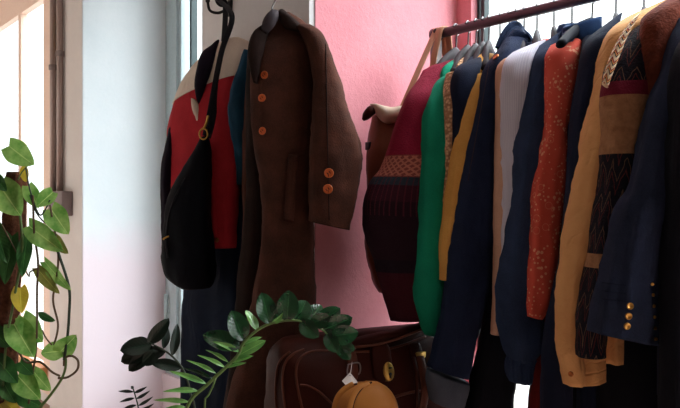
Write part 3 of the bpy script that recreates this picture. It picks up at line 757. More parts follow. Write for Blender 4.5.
for k_ in range(6):
    y_ = 284 + k_ * 11; x_ = 652 + k_ * .7
    button(bz, tr, x_, y_, .0035, M['gold'], 'edge_stud', False)
# 16 black coat at the right edge
D16 = DD(704, .2)
bc, so = garment('black_coat', 'near-black long coat at the right-hand edge, past the navy blazer', 'coat', 704, 704, M['blackwool'],
                 [(694, 20, 740, 0, D16 + .05, .045), (678, 50, 730, 46, D16, .055), (668, 100, 722, 100, D16, .055), (664, 180, 716, 180, D16, .055), (662, 260, 714, 260, D16, .055), (662, 340, 712, 340, D16, .05), (660, 440, 712, 440, D16, .05)],
                 None, 1.05, .036, .2, seed=43, hlabel='grey brown hanger of the black coat by the right edge')
# long dark garments filling in low down
def trousers(name, label, cat, hp, mat, rr, seed, hl=None, hang='hanger'):
    h = hookpt(hp); t = thing(name, label, cat, (h.x, h.y, RZ - .1))
    if hl: hanger(hp, .6, hang, hl, .15)
    bm = bmesh.new(); rows(bm, rr, seed=seed, fold=.05, k=4, wr=.006, hollow=True, m=60); obj('leg', bm, mat, t)
    return t, h
Dq = DD(516, .1)
t1, h1 = trousers('black_trousers', 'black trousers hanging long behind the jeans and denim jacket', 'trousers', 516, M['blackwool'],
         [(506, 70, 524, 70, Dq, .05), (498, 160, 522, 160, Dq, .05), (488, 260, 520, 260, Dq, .05), (480, 340, 518, 340, Dq, .05), (471, 380, 516, 380, Dq, .05), (466, 410, 513, 410, Dq, .05), (464, 460, 512, 460, Dq, .05)], 51, 'grey brown hanger carrying the black trousers behind the lilac shirt')
Dq = DD(546, .08)
t2, h2 = trousers('dark_red_trousers', 'dark red cloth hanging low beneath the coral shirt', 'trousers', 546, M['darkred'],
         [(540, 70, 556, 70, Dq, .04), (538, 200, 556, 200, Dq, .04), (533, 320, 548, 320, Dq, .04), (530, 420, 546, 420, Dq, .04), (530, 470, 546, 470, Dq, .04)], 53)
Dq = DD(584, .06)
t3, h3 = trousers('black_dress', 'long black dress hanging low behind the tan jacket', 'dress', 584, M['blackwool'],
         [(572, 50, 600, 46, Dq, .05), (560, 200, 610, 200, Dq, .05), (548, 320, 606, 320, Dq, .05), (542, 420, 606, 420, Dq, .05), (540, 470, 606, 470, Dq, .05)], 55)
Dq = DD(634, .08)
t4, h4 = trousers('charcoal_dress', 'long charcoal dress hanging low below the navy blazer cuff', 'dress', 634, M['blackwool'],
         [(626, 30, 656, 20, Dq, .05), (612, 200, 656, 200, Dq, .05), (600, 340, 664, 340, Dq, .05), (598, 430, 668, 430, Dq, .05), (596, 480, 668, 480, Dq, .05)], 57)

# ------------------------------------------------------------------ shoulder bag hung over the rail end
Db = 2.44
sb = thing('shoulder_bag', 'chestnut and cream leather shoulder bag hung over the rail end by tan straps', 'bag', W(385, 240, Db))
bm = bmesh.new()
rows(bm, [(372, 116, 410, 110, Db + .01, .05, 2.6), (369, 135, 416, 132, Db + .01, .075, 2.8), (367, 155, 422, 155, Db, .082, 3), (367, 185, 426, 185, Db, .085, 3), (366, 240, 428, 240, Db, .085, 3), (370, 275, 424, 275, Db, .08, 3), (378, 292, 414, 292, Db, .06, 2.5)], seed=61, fold=.03, k=3, wr=.006, m=40)
obj('bag_body', bm, M['bagbrown'], sb)
bm = bmesh.new()
rows(bm, [(370, 104, 374, 111, Db - .035, .012), (376, 104, 379, 118, Db - .05, .02), (383, 106, 387, 123, Db - .055, .028), (392, 108, 396, 122, Db - .05, .03), (402, 106, 407, 116, Db - .045, .028), (412, 106, 414, 112, Db - .04, .02)], seed=62, fold=.06, k=3, wr=.004, m=30, n=28)
obj('top_flap', bm, M['cream'], sb, label='cream folded top flap')
bm = bmesh.new(); rows(bm, [(372, 105, 376, 113, Db - .04, .02), (367, 107, 372, 117, Db - .045, .022), (363, 113, 368, 120, Db - .045, .014), (362, 119, 364, 121, Db - .045, .006)], seed=63, fold=.04, k=3, wr=.002, m=18, n=20); obj('flap_lining', bm, M['brownbag'], sb)
bm = bmesh.new(); box(bm, (-.012, -.008, -.012), (.012, .008, .012)); bevel(bm, .002)
bmesh.ops.translate(bm, verts=bm.verts, vec=W(369.5, 146, Db - .035)); obj('side_buckle', bm, M['black_iron'], sb)
RP = lambda px: V((W(px, 30, DH(px)).x, RY, RZ))
for px_, (bx, by), (cx, cy) in ((439, (402, 108), (452, 70)), (444, (431, 78), (459, 66))):
    r = RP(px_); bm = bmesh.new()
    f0 = W(bx, by, Db - .04 if bx < 410 else Db + .0)
    top = [r + V((0, math.cos(a) * .018, math.sin(a) * .018)) for a in (PI * 1.0, PI * .75, PI * .5, PI * .25, 0)]
    mid = f0.lerp(top[0], .55) + V((0, -.006, -.01))
    band(bm, [f0, mid] + top + [top[-1] + V((.0, .012, -.07)), W(cx, cy, DH(px_) + .03), W(cx - 4, cy + 30, DH(px_) + .02)], .020, .005, (1, .3, 0), 60)
    obj('strap', bm, M['strap_tan'], sb)

# ------------------------------------------------------------------ left group on the middle pier
hk = W(231, 8, DY(231, PY1)); hk.y = PY1
wh = thing('wall_hook', 'black iron double coat hook high on the grey pier', 'hook', hk)
bm = bmesh.new(); box(bm, (hk.x - .014, PY1 - .008, hk.z - .03), (hk.x + .014, PY1, hk.z + .07)); bevel(bm, .004); obj('back_plate', bm, M['black_iron'], wh)
for sx, up_ in ((-.035, .0), (.02, .02)):
    bm = bmesh.new(); tube(bm, [hk + V((0, -.006, .0 + up_)), hk + V((sx * .4, -.04, -.02 + up_)), hk + V((sx * .9, -.065, -.012 + up_)), hk + V((sx, -.072, .018 + up_))], .005, 10, 24)
    lathe(bm, hk + V((sx, -.072, .014 + up_)), UP, [(.004, 0), (.008, .004), (.008, .01), (.003, .014)], 12); obj('prong', bm, M['black_iron'], wh)
# jacket
DJ = 2.70; DJT = (2.78, 2.58)
jk = thing('varsity_jacket', 'red, cream and teal colour-block jacket hung from the wall hook', 'jacket', W(208, 250, DJ))
full = [(210, 54, 238, 37, DJT, .03), (197, 68, 249, 42, DJT, .05), (184, 86, 252, 54, DJT, .06), (177, 103, 247, 72, DJT, .065), (171, 129, 241, 105, DJT, .065), (168, 160, 240, 150, DJT, .06), (168, 195, 239, 185, DJT, .06), (170, 249, 236, 248, DJT, .055)]
bm = bmesh.new(); rows(bm, full[:4] + [(176, 106, 245, 75, DJT, .066)], seed=71, fold=.03, k=4, wr=.004, m=26, n=44); obj('yoke', bm, M['jcream'], jk, label='cream shoulder yoke')
bm = bmesh.new(); rows(bm, [(178, 102, 246, 71, DJT, .062)] + full[4:], seed=71, fold=.04, k=4, wr=.005, m=44, n=44, hollow=True); jb = obj('body', bm, M['jred'], jk, label='red body')
bm = bmesh.new(); rows(bm, [(244, 50, 254, 53, 2.52, .025), (239, 68, 258, 70, 2.50, .04), (231, 95, 259, 95, 2.49, .042), (229, 118, 258, 118, 2.49, .042), (234, 150, 254, 150, 2.52, .038), (238, 185, 250, 185, 2.58, .025)], seed=73, fold=.06, k=3, wr=.005, hollow=True)
obj('sleeve', bm, M['jteal'], jk, label='teal sleeve')
bm = bmesh.new(); rows(bm, [(173, 112, 184, 110, DJ + .03, .03), (166, 145, 180, 145, DJ + .03, .04), (161, 180, 178, 180, DJ + .03, .045), (162, 225, 178, 225, DJ + .03, .04), (164, 255, 176, 255, DJ + .03, .035)], seed=74, fold=.06, k=3, wr=.004, hollow=True)
obj('sleeve', bm, M['jnavy'], jk, label='dark navy sleeve')
bm = bmesh.new()
rows(bm, [(212, 46, 219, 40, DJ - .05, .02), (203, 52, 217, 56, DJ - .07, .025), (198, 64, 213, 70, DJ - .085, .028), (195, 80, 208, 84, DJ - .09, .026), (195, 94, 204, 96, DJ - .085, .018), (198, 104, 202, 104, DJ - .08, .010)], seed=75, fold=.05, k=3, wr=.003, m=26, n=24)
obj('collar', bm, M['jnavy'], jk, label='dark navy collar')
bm = bmesh.new(); rows(bm, [(191, 98, 196, 100, DJ - .075, .01), (192, 108, 202, 108, DJ - .08, .012), (196, 120, 204, 120, DJ - .08, .01), (200, 132, 204, 132, DJ - .075, .006)], seed=76, wr=.002, m=14, n=18); obj('lining', bm, M['jcream'], jk)
trj = bvh(jb); button(jk, trj, 217, 240, .008, M['copper'], 'snap_button', False)
bm = bmesh.new(); pts = [hit(trj, 212 + q * .4, 150 + q * 8) for q in range(12)]
band(bm, [p + n * .003 for p, n in pts], .012, .003, RT, 40); obj('placket', bm, M['jred'], jk)
# black bag on a strap
DB = 2.55
bg = thing('sling_bag', 'black slouchy bag hanging by a strap in front of the red jacket', 'bag', W(190, 290, DB))
bm = bmesh.new(); rows(bm, [(200, 138, 208, 136, DB, .02), (190, 158, 211, 152, DB, .04), (178, 180, 212, 176, DB, .055), (169, 202, 212, 202, DB, .065), (164, 232, 213, 232, DB, .07), (162, 258, 213, 258, DB, .07), (166, 277, 213, 278, DB, .06), (183, 289, 209, 288, DB, .04)], seed=81, fold=.04, k=3, wr=.008, m=50)
bo = obj('bag_body', bm, M['black_bag'], bg)
tb = bvh(bo)
hp_ = hk + V((.012, -.055, .012))
bm = bmesh.new(); band(bm, [W(205, 136, DB), W(210, 112, DB), W(215, 84, DB), W(222, 50, DB + .03), W(232, 16, DB + .06), hp_ + V((0, -.01, .012)), hp_ + V((0, .015, .014)), hp_ + V((.012, .02, -.03)), W(222, 60, DB + .05), W(213, 118, DB + .02), W(208, 138, DB)], .018, .004, RT, 80); obj('strap', bm, M['black_strap'], bg)
bm = bmesh.new()
for k_ in range(1):
    c_ = W(203.5, 134, DB - .03); pts = [c_ + RT * .013 * math.cos(a) + UP * .017 * math.sin(a) for a in [2 * PI * i / 12 for i in range(13)]]
    tube(bm, pts, .0026, 8, 40)
    tube(bm, [c_ + UP * .017, W(206, 124, DB - .03), W(208, 116, DB - .02)], .004, 8, 12)
obj('ring_clasp', bm, M['brass'], bg)
p_, n_ = hit(tb, 166, 238); bm = bmesh.new(); tube(bm, [p_ + n_ * .004 - RT * .006 - UP * .004, p_ + n_ * .006, p_ + n_ * .004 + RT * .012 + UP * .006], .0028, 8, 10); obj('zip_pull', bm, M['brass'], bg)
pts = [hit(tb, x_, y_) for x_, y_ in ((186, 178), (178, 192), (172, 206), (168, 222), (166, 240), (168, 258))]
bm = bmesh.new(); tube(bm, [p + n * .001 for p, n in pts], .003, 6, 40); obj('zip', bm, M['black_strap'], bg)
# long midnight garment under the jacket
DN = 2.70
ln = thing('long_navy_dress', 'long midnight blue dress hanging under the red jacket, reaching below frame', 'dress', W(216, 500, DN))
bm = bmesh.new(); rows(bm, [(214, 60, 240, 50, (2.80, 2.66), .02), (200, 120, 246, 120, (2.84, 2.62), .025), (190, 240, 250, 240, (2.84, 2.58), .035), (186, 290, 252, 290, (2.82, 2.55), .055), (185, 350, 254, 350, (2.82, 2.54), .06), (184, 430, 256, 430, (2.82, 2.53), .06), (183, 520, 258, 520, (2.82, 2.53), .06)], seed=91, fold=.09, k=6, wr=.006, m=60, n=60, hollow=True)
obj('dress_body', bm, M['navylong'], ln)

# brown coat
DC = 2.34
ct = thing('wool_coat', 'long brown wool coat with orange buttons, hung on the pier corner', 'coat', W(285, 520, DC))
DCF = (DC + .06, DC - .02)
bm = bmesh.new()
rows(bm, [(273, 18, 290, 13, DC + .02, .03), (258, 36, 308, 25, DC + .02, .05), (251, 58, 316, 50, DC, .065), (250, 95, 317, 95, DC, .07), (253, 140, 316, 140, DC, .07), (259, 180, 315, 180, DC, .07), (261, 215, 315, 215, DC, .07), (260, 245, 315, 248, DC, .07), (253, 296, 316, 298, DC, .072), (240, 350, 317, 350, DC, .075), (226, 408, 319, 408, DC, .08), (208, 490, 322, 490, DC, .085)],
     seed=101, fold=.025, k=4, wr=.006, m=90, n=56, hollow=True)
cb = obj('body', bm, M['coat'], ct)
bm = bmesh.new()
rows(bm, [(252, 44, 275, 40, DC + .06, .03), (247, 70, 275, 70, DC + .06, .045), (246, 130, 275, 130, DC + .06, .05), (246, 200, 276, 200, DC + .07, .05), (240, 260, 276, 260, DC + .07, .055), (232, 330, 276, 330, DC + .08, .06), (222, 420, 276, 420, DC + .09, .06), (212, 490, 276, 490, DC + .09, .06)], seed=103, fold=.04, k=3, wr=.005, hollow=True, m=50)
obj('under_front', bm, M['coatdark'], ct)  # same brown wool as the body, shade put in as a darker colour
bm = bmesh.new()
rows(bm, [(294, 26, 312, 26, DC - .02, .03), (300, 32, 322, 33, DC - .05, .05), (308, 52, 330, 48, DC - .06, .062), (312, 82, 340, 79, DC - .07, .066), (311, 118, 350, 116, DC - .08, .07), (309, 146, 359, 142, DC - .08, .07), (308, 170, 361, 168, DC - .08, .068), (308, 196, 357, 196, DC - .08, .066), (308.5, 221, 349.5, 230, DC - .08, .06)],
     seed=105, fold=.03, k=3, wr=.007, m=70, n=48, hollow=True)
cs_ = obj('sleeve', bm, M['coat'], ct)
bm = bmesh.new()
rows(bm, [(248, 50, 262, 46, DC + .1, .03), (245, 90, 260, 90, DC + .12, .04), (243, 160, 258, 160, DC + .13, .04), (242, 240, 258, 240, DC + .13, .035)], seed=106, fold=.05, k=3, wr=.004, hollow=True)
obj('sleeve', bm, M['coat'], ct)
bm = bmesh.new()   # folded collar and lapel
rows(bm, [(262, 25, 270, 29, DC - .04, .015), (253, 33, 267, 38, DC - .05, .026), (248, 46, 264, 50, DC - .055, .028), (248, 62, 261, 66, DC - .06, .022), (252, 82, 258, 84, DC - .06, .010)], seed=107, fold=.03, k=3, wr=.004, m=30, n=30)
rows(bm, [(279, 11, 284, 10, DC - .02, .02), (278, 14, 290, 15, DC - .035, .03), (279, 20, 300, 24, DC - .04, .03), (284, 28, 306, 34, DC - .045, .02)], seed=108, fold=.03, k=3, wr=.003, m=20, n=26)
obj('collar', bm, M['coatdark'], ct, label='darker wool collar')
tc = bvh(cb); ts = bvh(cs_)
for x_, y_ in ((264.5, 75), (262, 98), (262.5, 131)): button(ct, tc, x_, y_, .0115, M['orangebtn'])
for x_, y_ in ((329, 173), (328, 189)): button(ct, ts, x_, y_, .0135, M['orangebtn'], 'cuff_button')
# welt pocket, sleeve seam, front edge stitching
bm = bmesh.new(); pts = [hit(tc, 293.5 - (y_ - 155) * .075, y_) for y_ in range(155, 222, 6)]
band(bm, [p + n * .006 for p, n in pts], .028, .014, RT, 30); obj('welt_pocket', bm, M['coat'], ct)
bm = bmesh.new(); pts = [hit(ts, 326 + (y_ - 60) * .02, y_) for y_ in range(44, 222, 8)]
tube(bm, [p + n * .0004 for p, n in pts], .0016, 5, 60); obj('sleeve_seam', bm, M['coatdark'], ct)
# coat hanger and nail
hz = W(274, 2, DC + .02)
ch = thing('coat_hanger', 'dark grey hanger with wire hook carrying the brown coat', 'hanger', hz)
bm = bmesh.new()
rows(bm, [(261, 30, 267, 34, DC - .06, .012), (263, 20, 274, 27, DC - .065, .016), (269, 12, 279, 18, DC - .06, .016), (276, 10.5, 282, 13, DC - .04, .012), (300, 24, 306, 27, DC, .01)], seed=0, fold=0, wr=0, m=24, n=16); obj('shoulder_bar', bm, M['hanger'], ch)
bm = bmesh.new(); tube(bm, [W(272.5, 14, DC - .03), W(272, 8, DC - .01), W(275, 1, DC + .0), W(277, -8, DC), W(274, -15, DC + .02), W(270, -12, DC + .03)], .0026, 8, 30); obj('hook', bm, M['chrome'], ch)
nl = W(274, -12, DC + .02)
wn = thing('wall_nail', 'small steel nail in the pier holding the coat hanger', 'nail', (nl.x, PY1, nl.z))
bm = bmesh.new(); lathe(bm, (nl.x, PY1 + .002, nl.z - .003), (0, -1, 0), [(.003, 0), (.003, PY1 - nl.y + .03), (.006, PY1 - nl.y + .031), (.006, PY1 - nl.y + .034)], 10); obj('shaft', bm, M['steel'], wn)

# ------------------------------------------------------------------ bench, bags
BL = V((W(290, 380, 2.02).x, W(290, 380, 2.02).y, 0)); BR = V((W(470, 360, 2.32).x, W(470, 360, 2.32).y, 0))
LA = (BR - BL).normalized(); LN = UP.cross(LA)
if LN.dot(FWD) < 0: LN = -LN
BT = .56
bn = thing('bench', 'low wooden bench under the brown leather bag', 'bench', (BL + BR) / 2)
def obox(bm, c, la, ln, hx, hy, z0, z1):
    vs = box(bm, (-hx, -hy, z0), (hx, hy, z1))
    for v in vs: v.co = V((c.x, c.y, 0)) + la * v.co.x + ln * v.co.y + UP * v.co.z
bc_ = (BL + BR) / 2 + LN * .06
bm = bmesh.new(); obox(bm, bc_, LA, LN, .34, .22, BT - .035, BT); bevel(bm, .004); obj('seat', bm, M['wood'], bn)
for sx in (-1, 1):
    for sy in (-1, 1):
        bm = bmesh.new(); obox(bm, bc_ + LA * .29 * sx + LN * .17 * sy, LA, LN, .022, .022, 0, BT - .035); obj('leg', bm, M['wood'], bn)
# leather satchel: rings up its height
LW = (BR - BL).length / 2
sc_ = (BL + BR) / 2 + LN * .11
sat = thing('leather_satchel', 'dark brown glossy leather satchel with brass lock on the bench', 'bag', (sc_.x, sc_.y, BT))
def sring(z, hx, hy, off=0, p=4): return (V((sc_.x, sc_.y, z)) + LN * off, LA * hx, LN * hy, p)
bm = bmesh.new()
loft(bm, [sring(BT + .002, LW * .96, .085), sring(BT + .03, LW, .105), sring(BT + .15, LW * 1.0, .11), sring(BT + .27, LW * .99, .105), sring(BT + .335, LW * .97, .09), sring(BT + .368, LW * .93, .06, .0, 3), sring(BT + .382, LW * .85, .03, .01, 3)], 72, 50, .012, 4, 111, .006)
sbod = obj('bag_body', bm, M['brownbag'], sat)
tsb = bvh(sbod)
# piping arcs: front edge, left gusset
def onbag(pts, r, name, mat, lift=.002):
    hp2 = [hit(tsb, x, y, 2.1) for x, y in pts]
    bm = bmesh.new(); tube(bm, [p + n * lift for p, n in hp2], r, 7, 60); return obj(name, bm, mat, sat)
onbag([(305, 420), (299, 395), (296, 375), (298, 362), (306, 354), (320, 351), (345, 352), (375, 351), (400, 346), (425, 337)], .0035, 'piping', M['brownpipe'])
onbag([(288, 420), (284, 395), (283, 375), (286, 362), (294, 354), (304, 350)], .0035, 'piping', M['brownpipe'])
onbag([(278, 420), (276, 395), (277, 372), (281, 360), (290, 352)], .003, 'piping', M['brownpipe'])
onbag([(300, 385), (308, 386), (318, 391), (326, 398), (333, 405)], .003, 'seam', M['brownpipe'], .001)
onbag([(388, 399), (400, 395), (412, 392), (422, 391)], .004, 'seam', M['brownpipe'], .002)
# top zip band / handle roll
bm = bmesh.new()
rows(bm, [(344, 349, 348, 340, 2.17, .02), (352, 348, 356, 338, 2.18, .035), (372, 345, 374, 334, 2.2, .04), (392, 340, 393, 330, 2.22, .04), (412, 333, 412, 325, 2.25, .038), (428, 328, 427, 320, 2.27, .03), (434, 325, 433, 319, 2.28, .02)], seed=113, fold=.04, k=3, wr=.004, m=40, n=28)
obj('top_roll', bm, M['brownbag'], sat)
bm = bmesh.new(); tube(bm, [W(352, 347.5, 2.135), W(374, 345, 2.155), W(394, 340, 2.175), (W(414, 332.5, 2.205)), W(430, 326, 2.235)], .0035, 7, 40); obj('piping', bm, M['brownpipe'], sat)
# lock tab with brass oval
def patch(cx, cy, w, h, th, name, mat, ry=1.0, nx=12, p=4):
    """soft rounded plate lying on the bag front"""
    c, n = hit(tsb, cx, cy, 2.1)
    e = LA; f = UP - n * UP.dot(n); f.normalize()
    bm = bmesh.new(); rg = []
    for k_, s in ((0, 1.0), (.5, 1.02), (.85, .97), (1, .85)): rg.append((c + n * (th * k_ - .004), e * w / 2 * s, f * h / 2 * s, p))
    loft(bm, rg, 32, 8, 0, 3, 0, 0); return obj(name, bm, mat, sat), c, n
tab, c_, n_ = patch(381, 362, .062, .10, .014, 'lock_tab', M['brownbag'])
lockp, c_, n_ = patch(386.5, 371.5, .036, .052, .018, 'lock_plate', M['brass'], p=2)
bm = bmesh.new(); lathe(bm, c_ + n_ * .017 - UP * .007, n_, [(0, 0), (.0045, 0), (.0045, .003), (0, .003)], 12); box_c = c_ + n_ * .018 - UP * .014
tube(bm, [c_ + n_ * .018 - UP * .007, c_ + n_ * .018 - UP * .017], .0022, 8)
obj('keyhole', bm, M['black_iron'], lockp)
bm = bmesh.new(); tube(bm, [c_ + n_ * .0185 + UP * .010 - LA * .005, c_ + n_ * .0185 + UP * .010 + LA * .005], .0018, 8); obj('latch_slot', bm, M['black_iron'], lockp)
# buckled straps
s1, c_, n_ = patch(352, 366, .03, .075, .012, 'buckle_strap', M['brownpipe'])
bm = bmesh.new(); q = c_ + n_ * .009
tube(bm, [q + LA * a + UP * b for a, b in ((-.017, .006), (.017, .006), (.017, -.022), (-.017, -.022), (-.017, .006))], .0022, 7, 60); obj('buckle', bm, M['steel'], s1)
s2, c_, n_ = patch(415, 352, .04, .05, .014, 'buckle_strap', M['brownbag'])
bm = bmesh.new(); q = c_ + n_ * .012
vs_ = []; rg = [(q - n_ * .002, LA * .017, UP * .010, 5), (q + n_ * .004, LA * .016, UP * .009, 5)]
loft(bm, rg, 24, 4, 0, 3, 0, 0); bmesh.ops.translate(bm, verts=bm.verts, vec=-UP * .012 + LA * .01); obj('buckle', bm, M['brass'], s2)
bm = bmesh.new(); band(bm, [q - UP * .015 + LA * .006 + n_ * .002, q - UP * .05 + n_ * .016 + LA * .004, q - UP * .11 + n_ * .03 + LA * .004, q - UP * .18 + n_ * .022 - LA * .004], .026, .006, LA, 30); obj('hanging_strap', bm, M['brownpipe'], sat)
bm = bmesh.new(); band(bm, [q - UP * .015 - LA * .016 + n_ * .002, q - UP * .06 + n_ * .02 - LA * .02, q - UP * .13 + n_ * .02 - LA * .016, q - UP * .2 + n_ * .01 - LA * .01], .012, .005, LA, 30); obj('hanging_strap', bm, M['brownbag'], sat)

# tan pouch on the bench, in front of the satchel
DP = 1.9
tp = thing('leather_pouch', 'small tan leather drawstring pouch leaning in front of the brown satchel', 'bag', (W(365, 420, DP).x, W(365, 420, DP).y, BT))
bm = bmesh.new(); rows(bm, [(352, 384, 378, 382, DP, .02), (342, 390, 389, 389, DP, .04), (335, 401, 396, 400, DP, .055), (331, 415, 399, 415, DP, .062), (329, 450, 401, 450, DP, .066), (331, 490, 399, 490, DP, .066), (336, 514, 394, 514, DP, .05)], seed=121, fold=.015, k=3, wr=.004, m=50, n=60)
po = obj('pouch_body', bm, M['tan'], tp); tpo = bvh(po)
for pts in ([(354, 385), (345, 390), (338, 399), (334, 415)], [(368, 384), (359, 389), (352, 399), (348, 415)]):
    hp2 = [hit(tpo, x, y, DP) for x, y in pts]
    bm = bmesh.new(); band(bm, [p + n * .001 for p, n in hp2], .016, .010, RT, 24); pl_ = obj('pleat', bm, M['tan'], tp)
    bm = bmesh.new(); tube(bm, [p + n * .004 + RT * .009 for p, n in hp2], .0022, 6, 24); obj('edge_seam', bm, M['brownbag'], pl_)
tg = thing('price_tag', 'small white paper swing tag hanging above the tan pouch', 'tag', W(350, 384, DP + .02))
bm = bmesh.new(); A = [W(x, y, DP + .02 - d) for x, y, d in ((350, 372.5, 0), (358, 382.5, .01), (352, 385, .02), (345, 384.5, .02), (342, 381, .01))]
f1 = [bm.verts.new(a) for a in A]; f2 = [bm.verts.new(a + FWD * .002) for a in A]
bm.faces.new(f1); bm.faces.new(f2[::-1])
for i in range(5): bm.faces.new((f1[i], f1[(i + 1) % 5], f2[(i + 1) % 5], f2[i]))
obj('tag_card', bm, M['tag'], tg, smooth=False)
bm = bmesh.new(); lathe(bm, W(350, 376, DP + .018), -FWD, [(0, 0), (.0022, 0), (.0022, .002), (0, .002)], 10); obj('eyelet', bm, M['black_iron'], tg)
bm = bmesh.new(); tube(bm, [W(350, 376, DP + .016), W(351, 370, DP + .06), W(352, 362, 2.04)], .0008, 5, 12); obj('string', bm, M['tag'], tg)

# ------------------------------------------------------------------ plants
def leaf(parent, mat, b, t, w, D, dt=0.0, roll=0.0, kind='ovate', fold=.18, curl=.12, name='leaf', nl=12, nw=6):
    B = W(b[0], b[1], D); T = W(t[0], t[1], D + dt)
    L = (T - B).length; d = (T - B) / L
    view = ((B + T) / 2 - CAM).normalized()
    s = d.cross(view).normalized(); nrm = s.cross(d).normalized()     # nrm faces the viewer
    if nrm.dot(view) > 0: nrm = -nrm
    q = Matrix.Rotation(roll, 3, d); s = q @ s; nrm = q @ nrm
    hw = w * D / F / 2
    bm = bmesh.new(); uvl = bm.loops.layers.uv.verify(); G = []
    for i in range(nl + 1):
        t_ = i / nl
        if kind == 'heart': prof = (math.sin(PI * min(1, t_ * .88 + .12)) ** .62) * (1 - .28 * t_) * 1.2 if t_ < 1 else 0
        elif kind == 'lance': prof = .74 * math.sin(PI * t_ ** .85) ** .8
        else: prof = math.sin(PI * t_ ** .95) ** .6 * 1.12
        row = []
        for j in range(nw + 1):
            u = (j / nw - .5) * 2
            back = -.10 * L * abs(u) * max(0, 1 - t_ * 5) if kind == 'heart' else 0
            z = abs(u) * prof * hw * fold * 2 - curl * L * (t_ ** 2) + .02 * L * math.sin(9 * t_ + u * 2) * abs(u)
            row.append(bm.verts.new(B + d * (L * t_ + back) + s * (u * prof * hw) + nrm * z))
        G.append(row)
    for i in range(nl):
        for j in range(nw):
            f = bm.faces.new((G[i][j], G[i][j + 1], G[i + 1][j + 1], G[i + 1][j]))
            for lp, (a, c) in zip(f.loops, ((j, i), (j + 1, i), (j + 1, i + 1), (j, i + 1))): lp[uvl].uv = (a / nw, c / nl)
    return obj(name, bm, mat, parent, recalc=False)
def pot(parent, c, r, h, rim=.015):
    bm = bmesh.new(); lathe(bm, c, UP, [(r * .7, 0), (r * .74, .01), (r * .96, h - .05), (r * 1.05, h - .05), (r * 1.07, h), (r * .95, h), (r * .9, h - .03)], 36); obj('pot', bm, M['clay'], parent)
    bm = bmesh.new(); lathe(bm, (c[0], c[1], h - .045), UP, [(0, 0), (r * .88, 0), (r * .88, .02), (r * .4, .028), (0, .03)], 30); obj('soil', bm, M['soil'], parent)

# ZZ plant in front of the coat
DZ = 1.62
zc = W(190, 408, DZ); zc = V((zc.x, zc.y, 0))
zz = thing('zz_plant', 'glossy green zz plant arching in front of the brown coat', 'plant', zc)
pot(zz, zc, .14, .32)
bm = bmesh.new(); sm = [zc + V((0, 0, .30)), W(180, 470, DZ), W(187, 408, DZ), W(208, 384, DZ), W(224, 369, DZ), W(238, 355, DZ), W(244, 342, DZ), W(262, 327, DZ), W(281, 321, DZ), W(297, 320.5, DZ), W(314, 325, DZ), W(331, 336, DZ), W(341, 346, DZ)]
tube(bm, sm, .0065, 9, 90, .0022); obj('stem', bm, M['stem'], zz)
zl = [  # base, tip, width, material, dt, roll
    ((217, 374), (188, 359), 6, 'zzlight', -.02, .5), ((226, 368), (199, 354), 6, 'zzlight', -.02, .5), ((207, 384), (170, 370), 8, 'zzlight', -.02, .3), ((199, 391), (164, 390), 8, 'zzlight', -.03, .4),
    ((190, 402), (154, 399), 7, 'zzlight', -.02, .3), ((186, 407), (160, 410), 7, 'zzlight', -.02, .3), ((229, 363), (206, 348), 6, 'zzlight', .02, .6), ((213, 379), (182, 366), 6, 'zz', .02, .4),
    ((230, 363), (253, 355), 8, 'zzlight', .0, -.4), ((236, 357), (265, 340), 10, 'zzlight', .0, -.3), ((226, 368), (246, 362), 5, 'zzlight', .0, -.4), ((240, 352), (214, 341), 8, 'zzlight', -.02, .3),
    ((241, 347), (203, 334), 18, 'zz', -.01, .25), ((244, 341), (232, 311), 19, 'zz', -.01, .15), ((257, 331), (247, 309), 10, 'zzlight', .02, .7), ((243, 345), (262, 336), 7, 'zzlight', .01, -.5),
    ((270, 324), (262, 293), 18, 'zz', -.01, .1), ((272, 323), (283, 314), 9, 'zzlight', -.01, .6), ((287, 321), (289, 291), 20, 'zz', -.01, -.1), ((279, 322), (257, 303), 12, 'zz', .03, .4),
    ((297, 321), (306, 300), 19, 'zz', .01, -.1), ((300, 321), (318, 337), 15, 'zz', -.02, .1), ((308, 323), (321, 304), 16, 'zz', .02, -.2), ((316, 326), (340, 308), 17, 'zz', .0, -.1),
    ((323, 330), (352, 318), 17, 'zz', -.01, .1), ((331, 336), (358, 333), 18, 'zz', -.01, .15), ((337, 342), (350, 360), 12, 'zz', -.01, .2), ((326, 333), (337, 352), 13, 'zz', -.02, .1), ((341, 346), (355, 349), 10, 'zz', -.01, .0),
    ((311, 324), (330, 316), 14, 'zz', -.02, .2), ((292, 321), (299, 305), 12, 'zz', .02, -.5)]
for b, t, w, m, dt, ro in zl:
    leaf(zz, M[m], b, t, w, DZ, dt, ro, 'ovate' if w > 9 else 'lance', .14 if w > 9 else .4, .10)
# left stem of the same plant, silhouette darkness put into its leaf colour
DZ2 = 1.72
bm = bmesh.new(); tube(bm, [zc + V((.01, .0, .30)), W(196, 440, DZ2), W(190, 392, DZ2), W(184, 371, DZ2), W(173, 357, DZ2), W(162, 349, DZ2), W(148, 342, DZ2)], .005, 8, 50, .002); obj('stem', bm, M['stemdk'], zz)
for b, t, w, dt, ro in (((148, 344), (169, 319), 13, 0, .1), ((172, 356), (178, 324), 9, .01, .3), ((163, 349), (168, 326), 8, .02, .5), ((152, 344), (120, 350), 16, -.02, .2), ((153, 346), (120, 362), 16, 0, .2),
                        ((154, 349), (128, 371), 14, -.01, .2), ((158, 351), (143, 365), 13, -.01, .1), ((182, 368), (151, 362), 11, -.01, .2), ((150, 342), (130, 343), 10, .01, .3), ((166, 352), (142, 354), 12, .02, .1)):
    leaf(zz, M['zzdark'], b, t, w, DZ2, dt, ro, 'ovate', .2, .08)
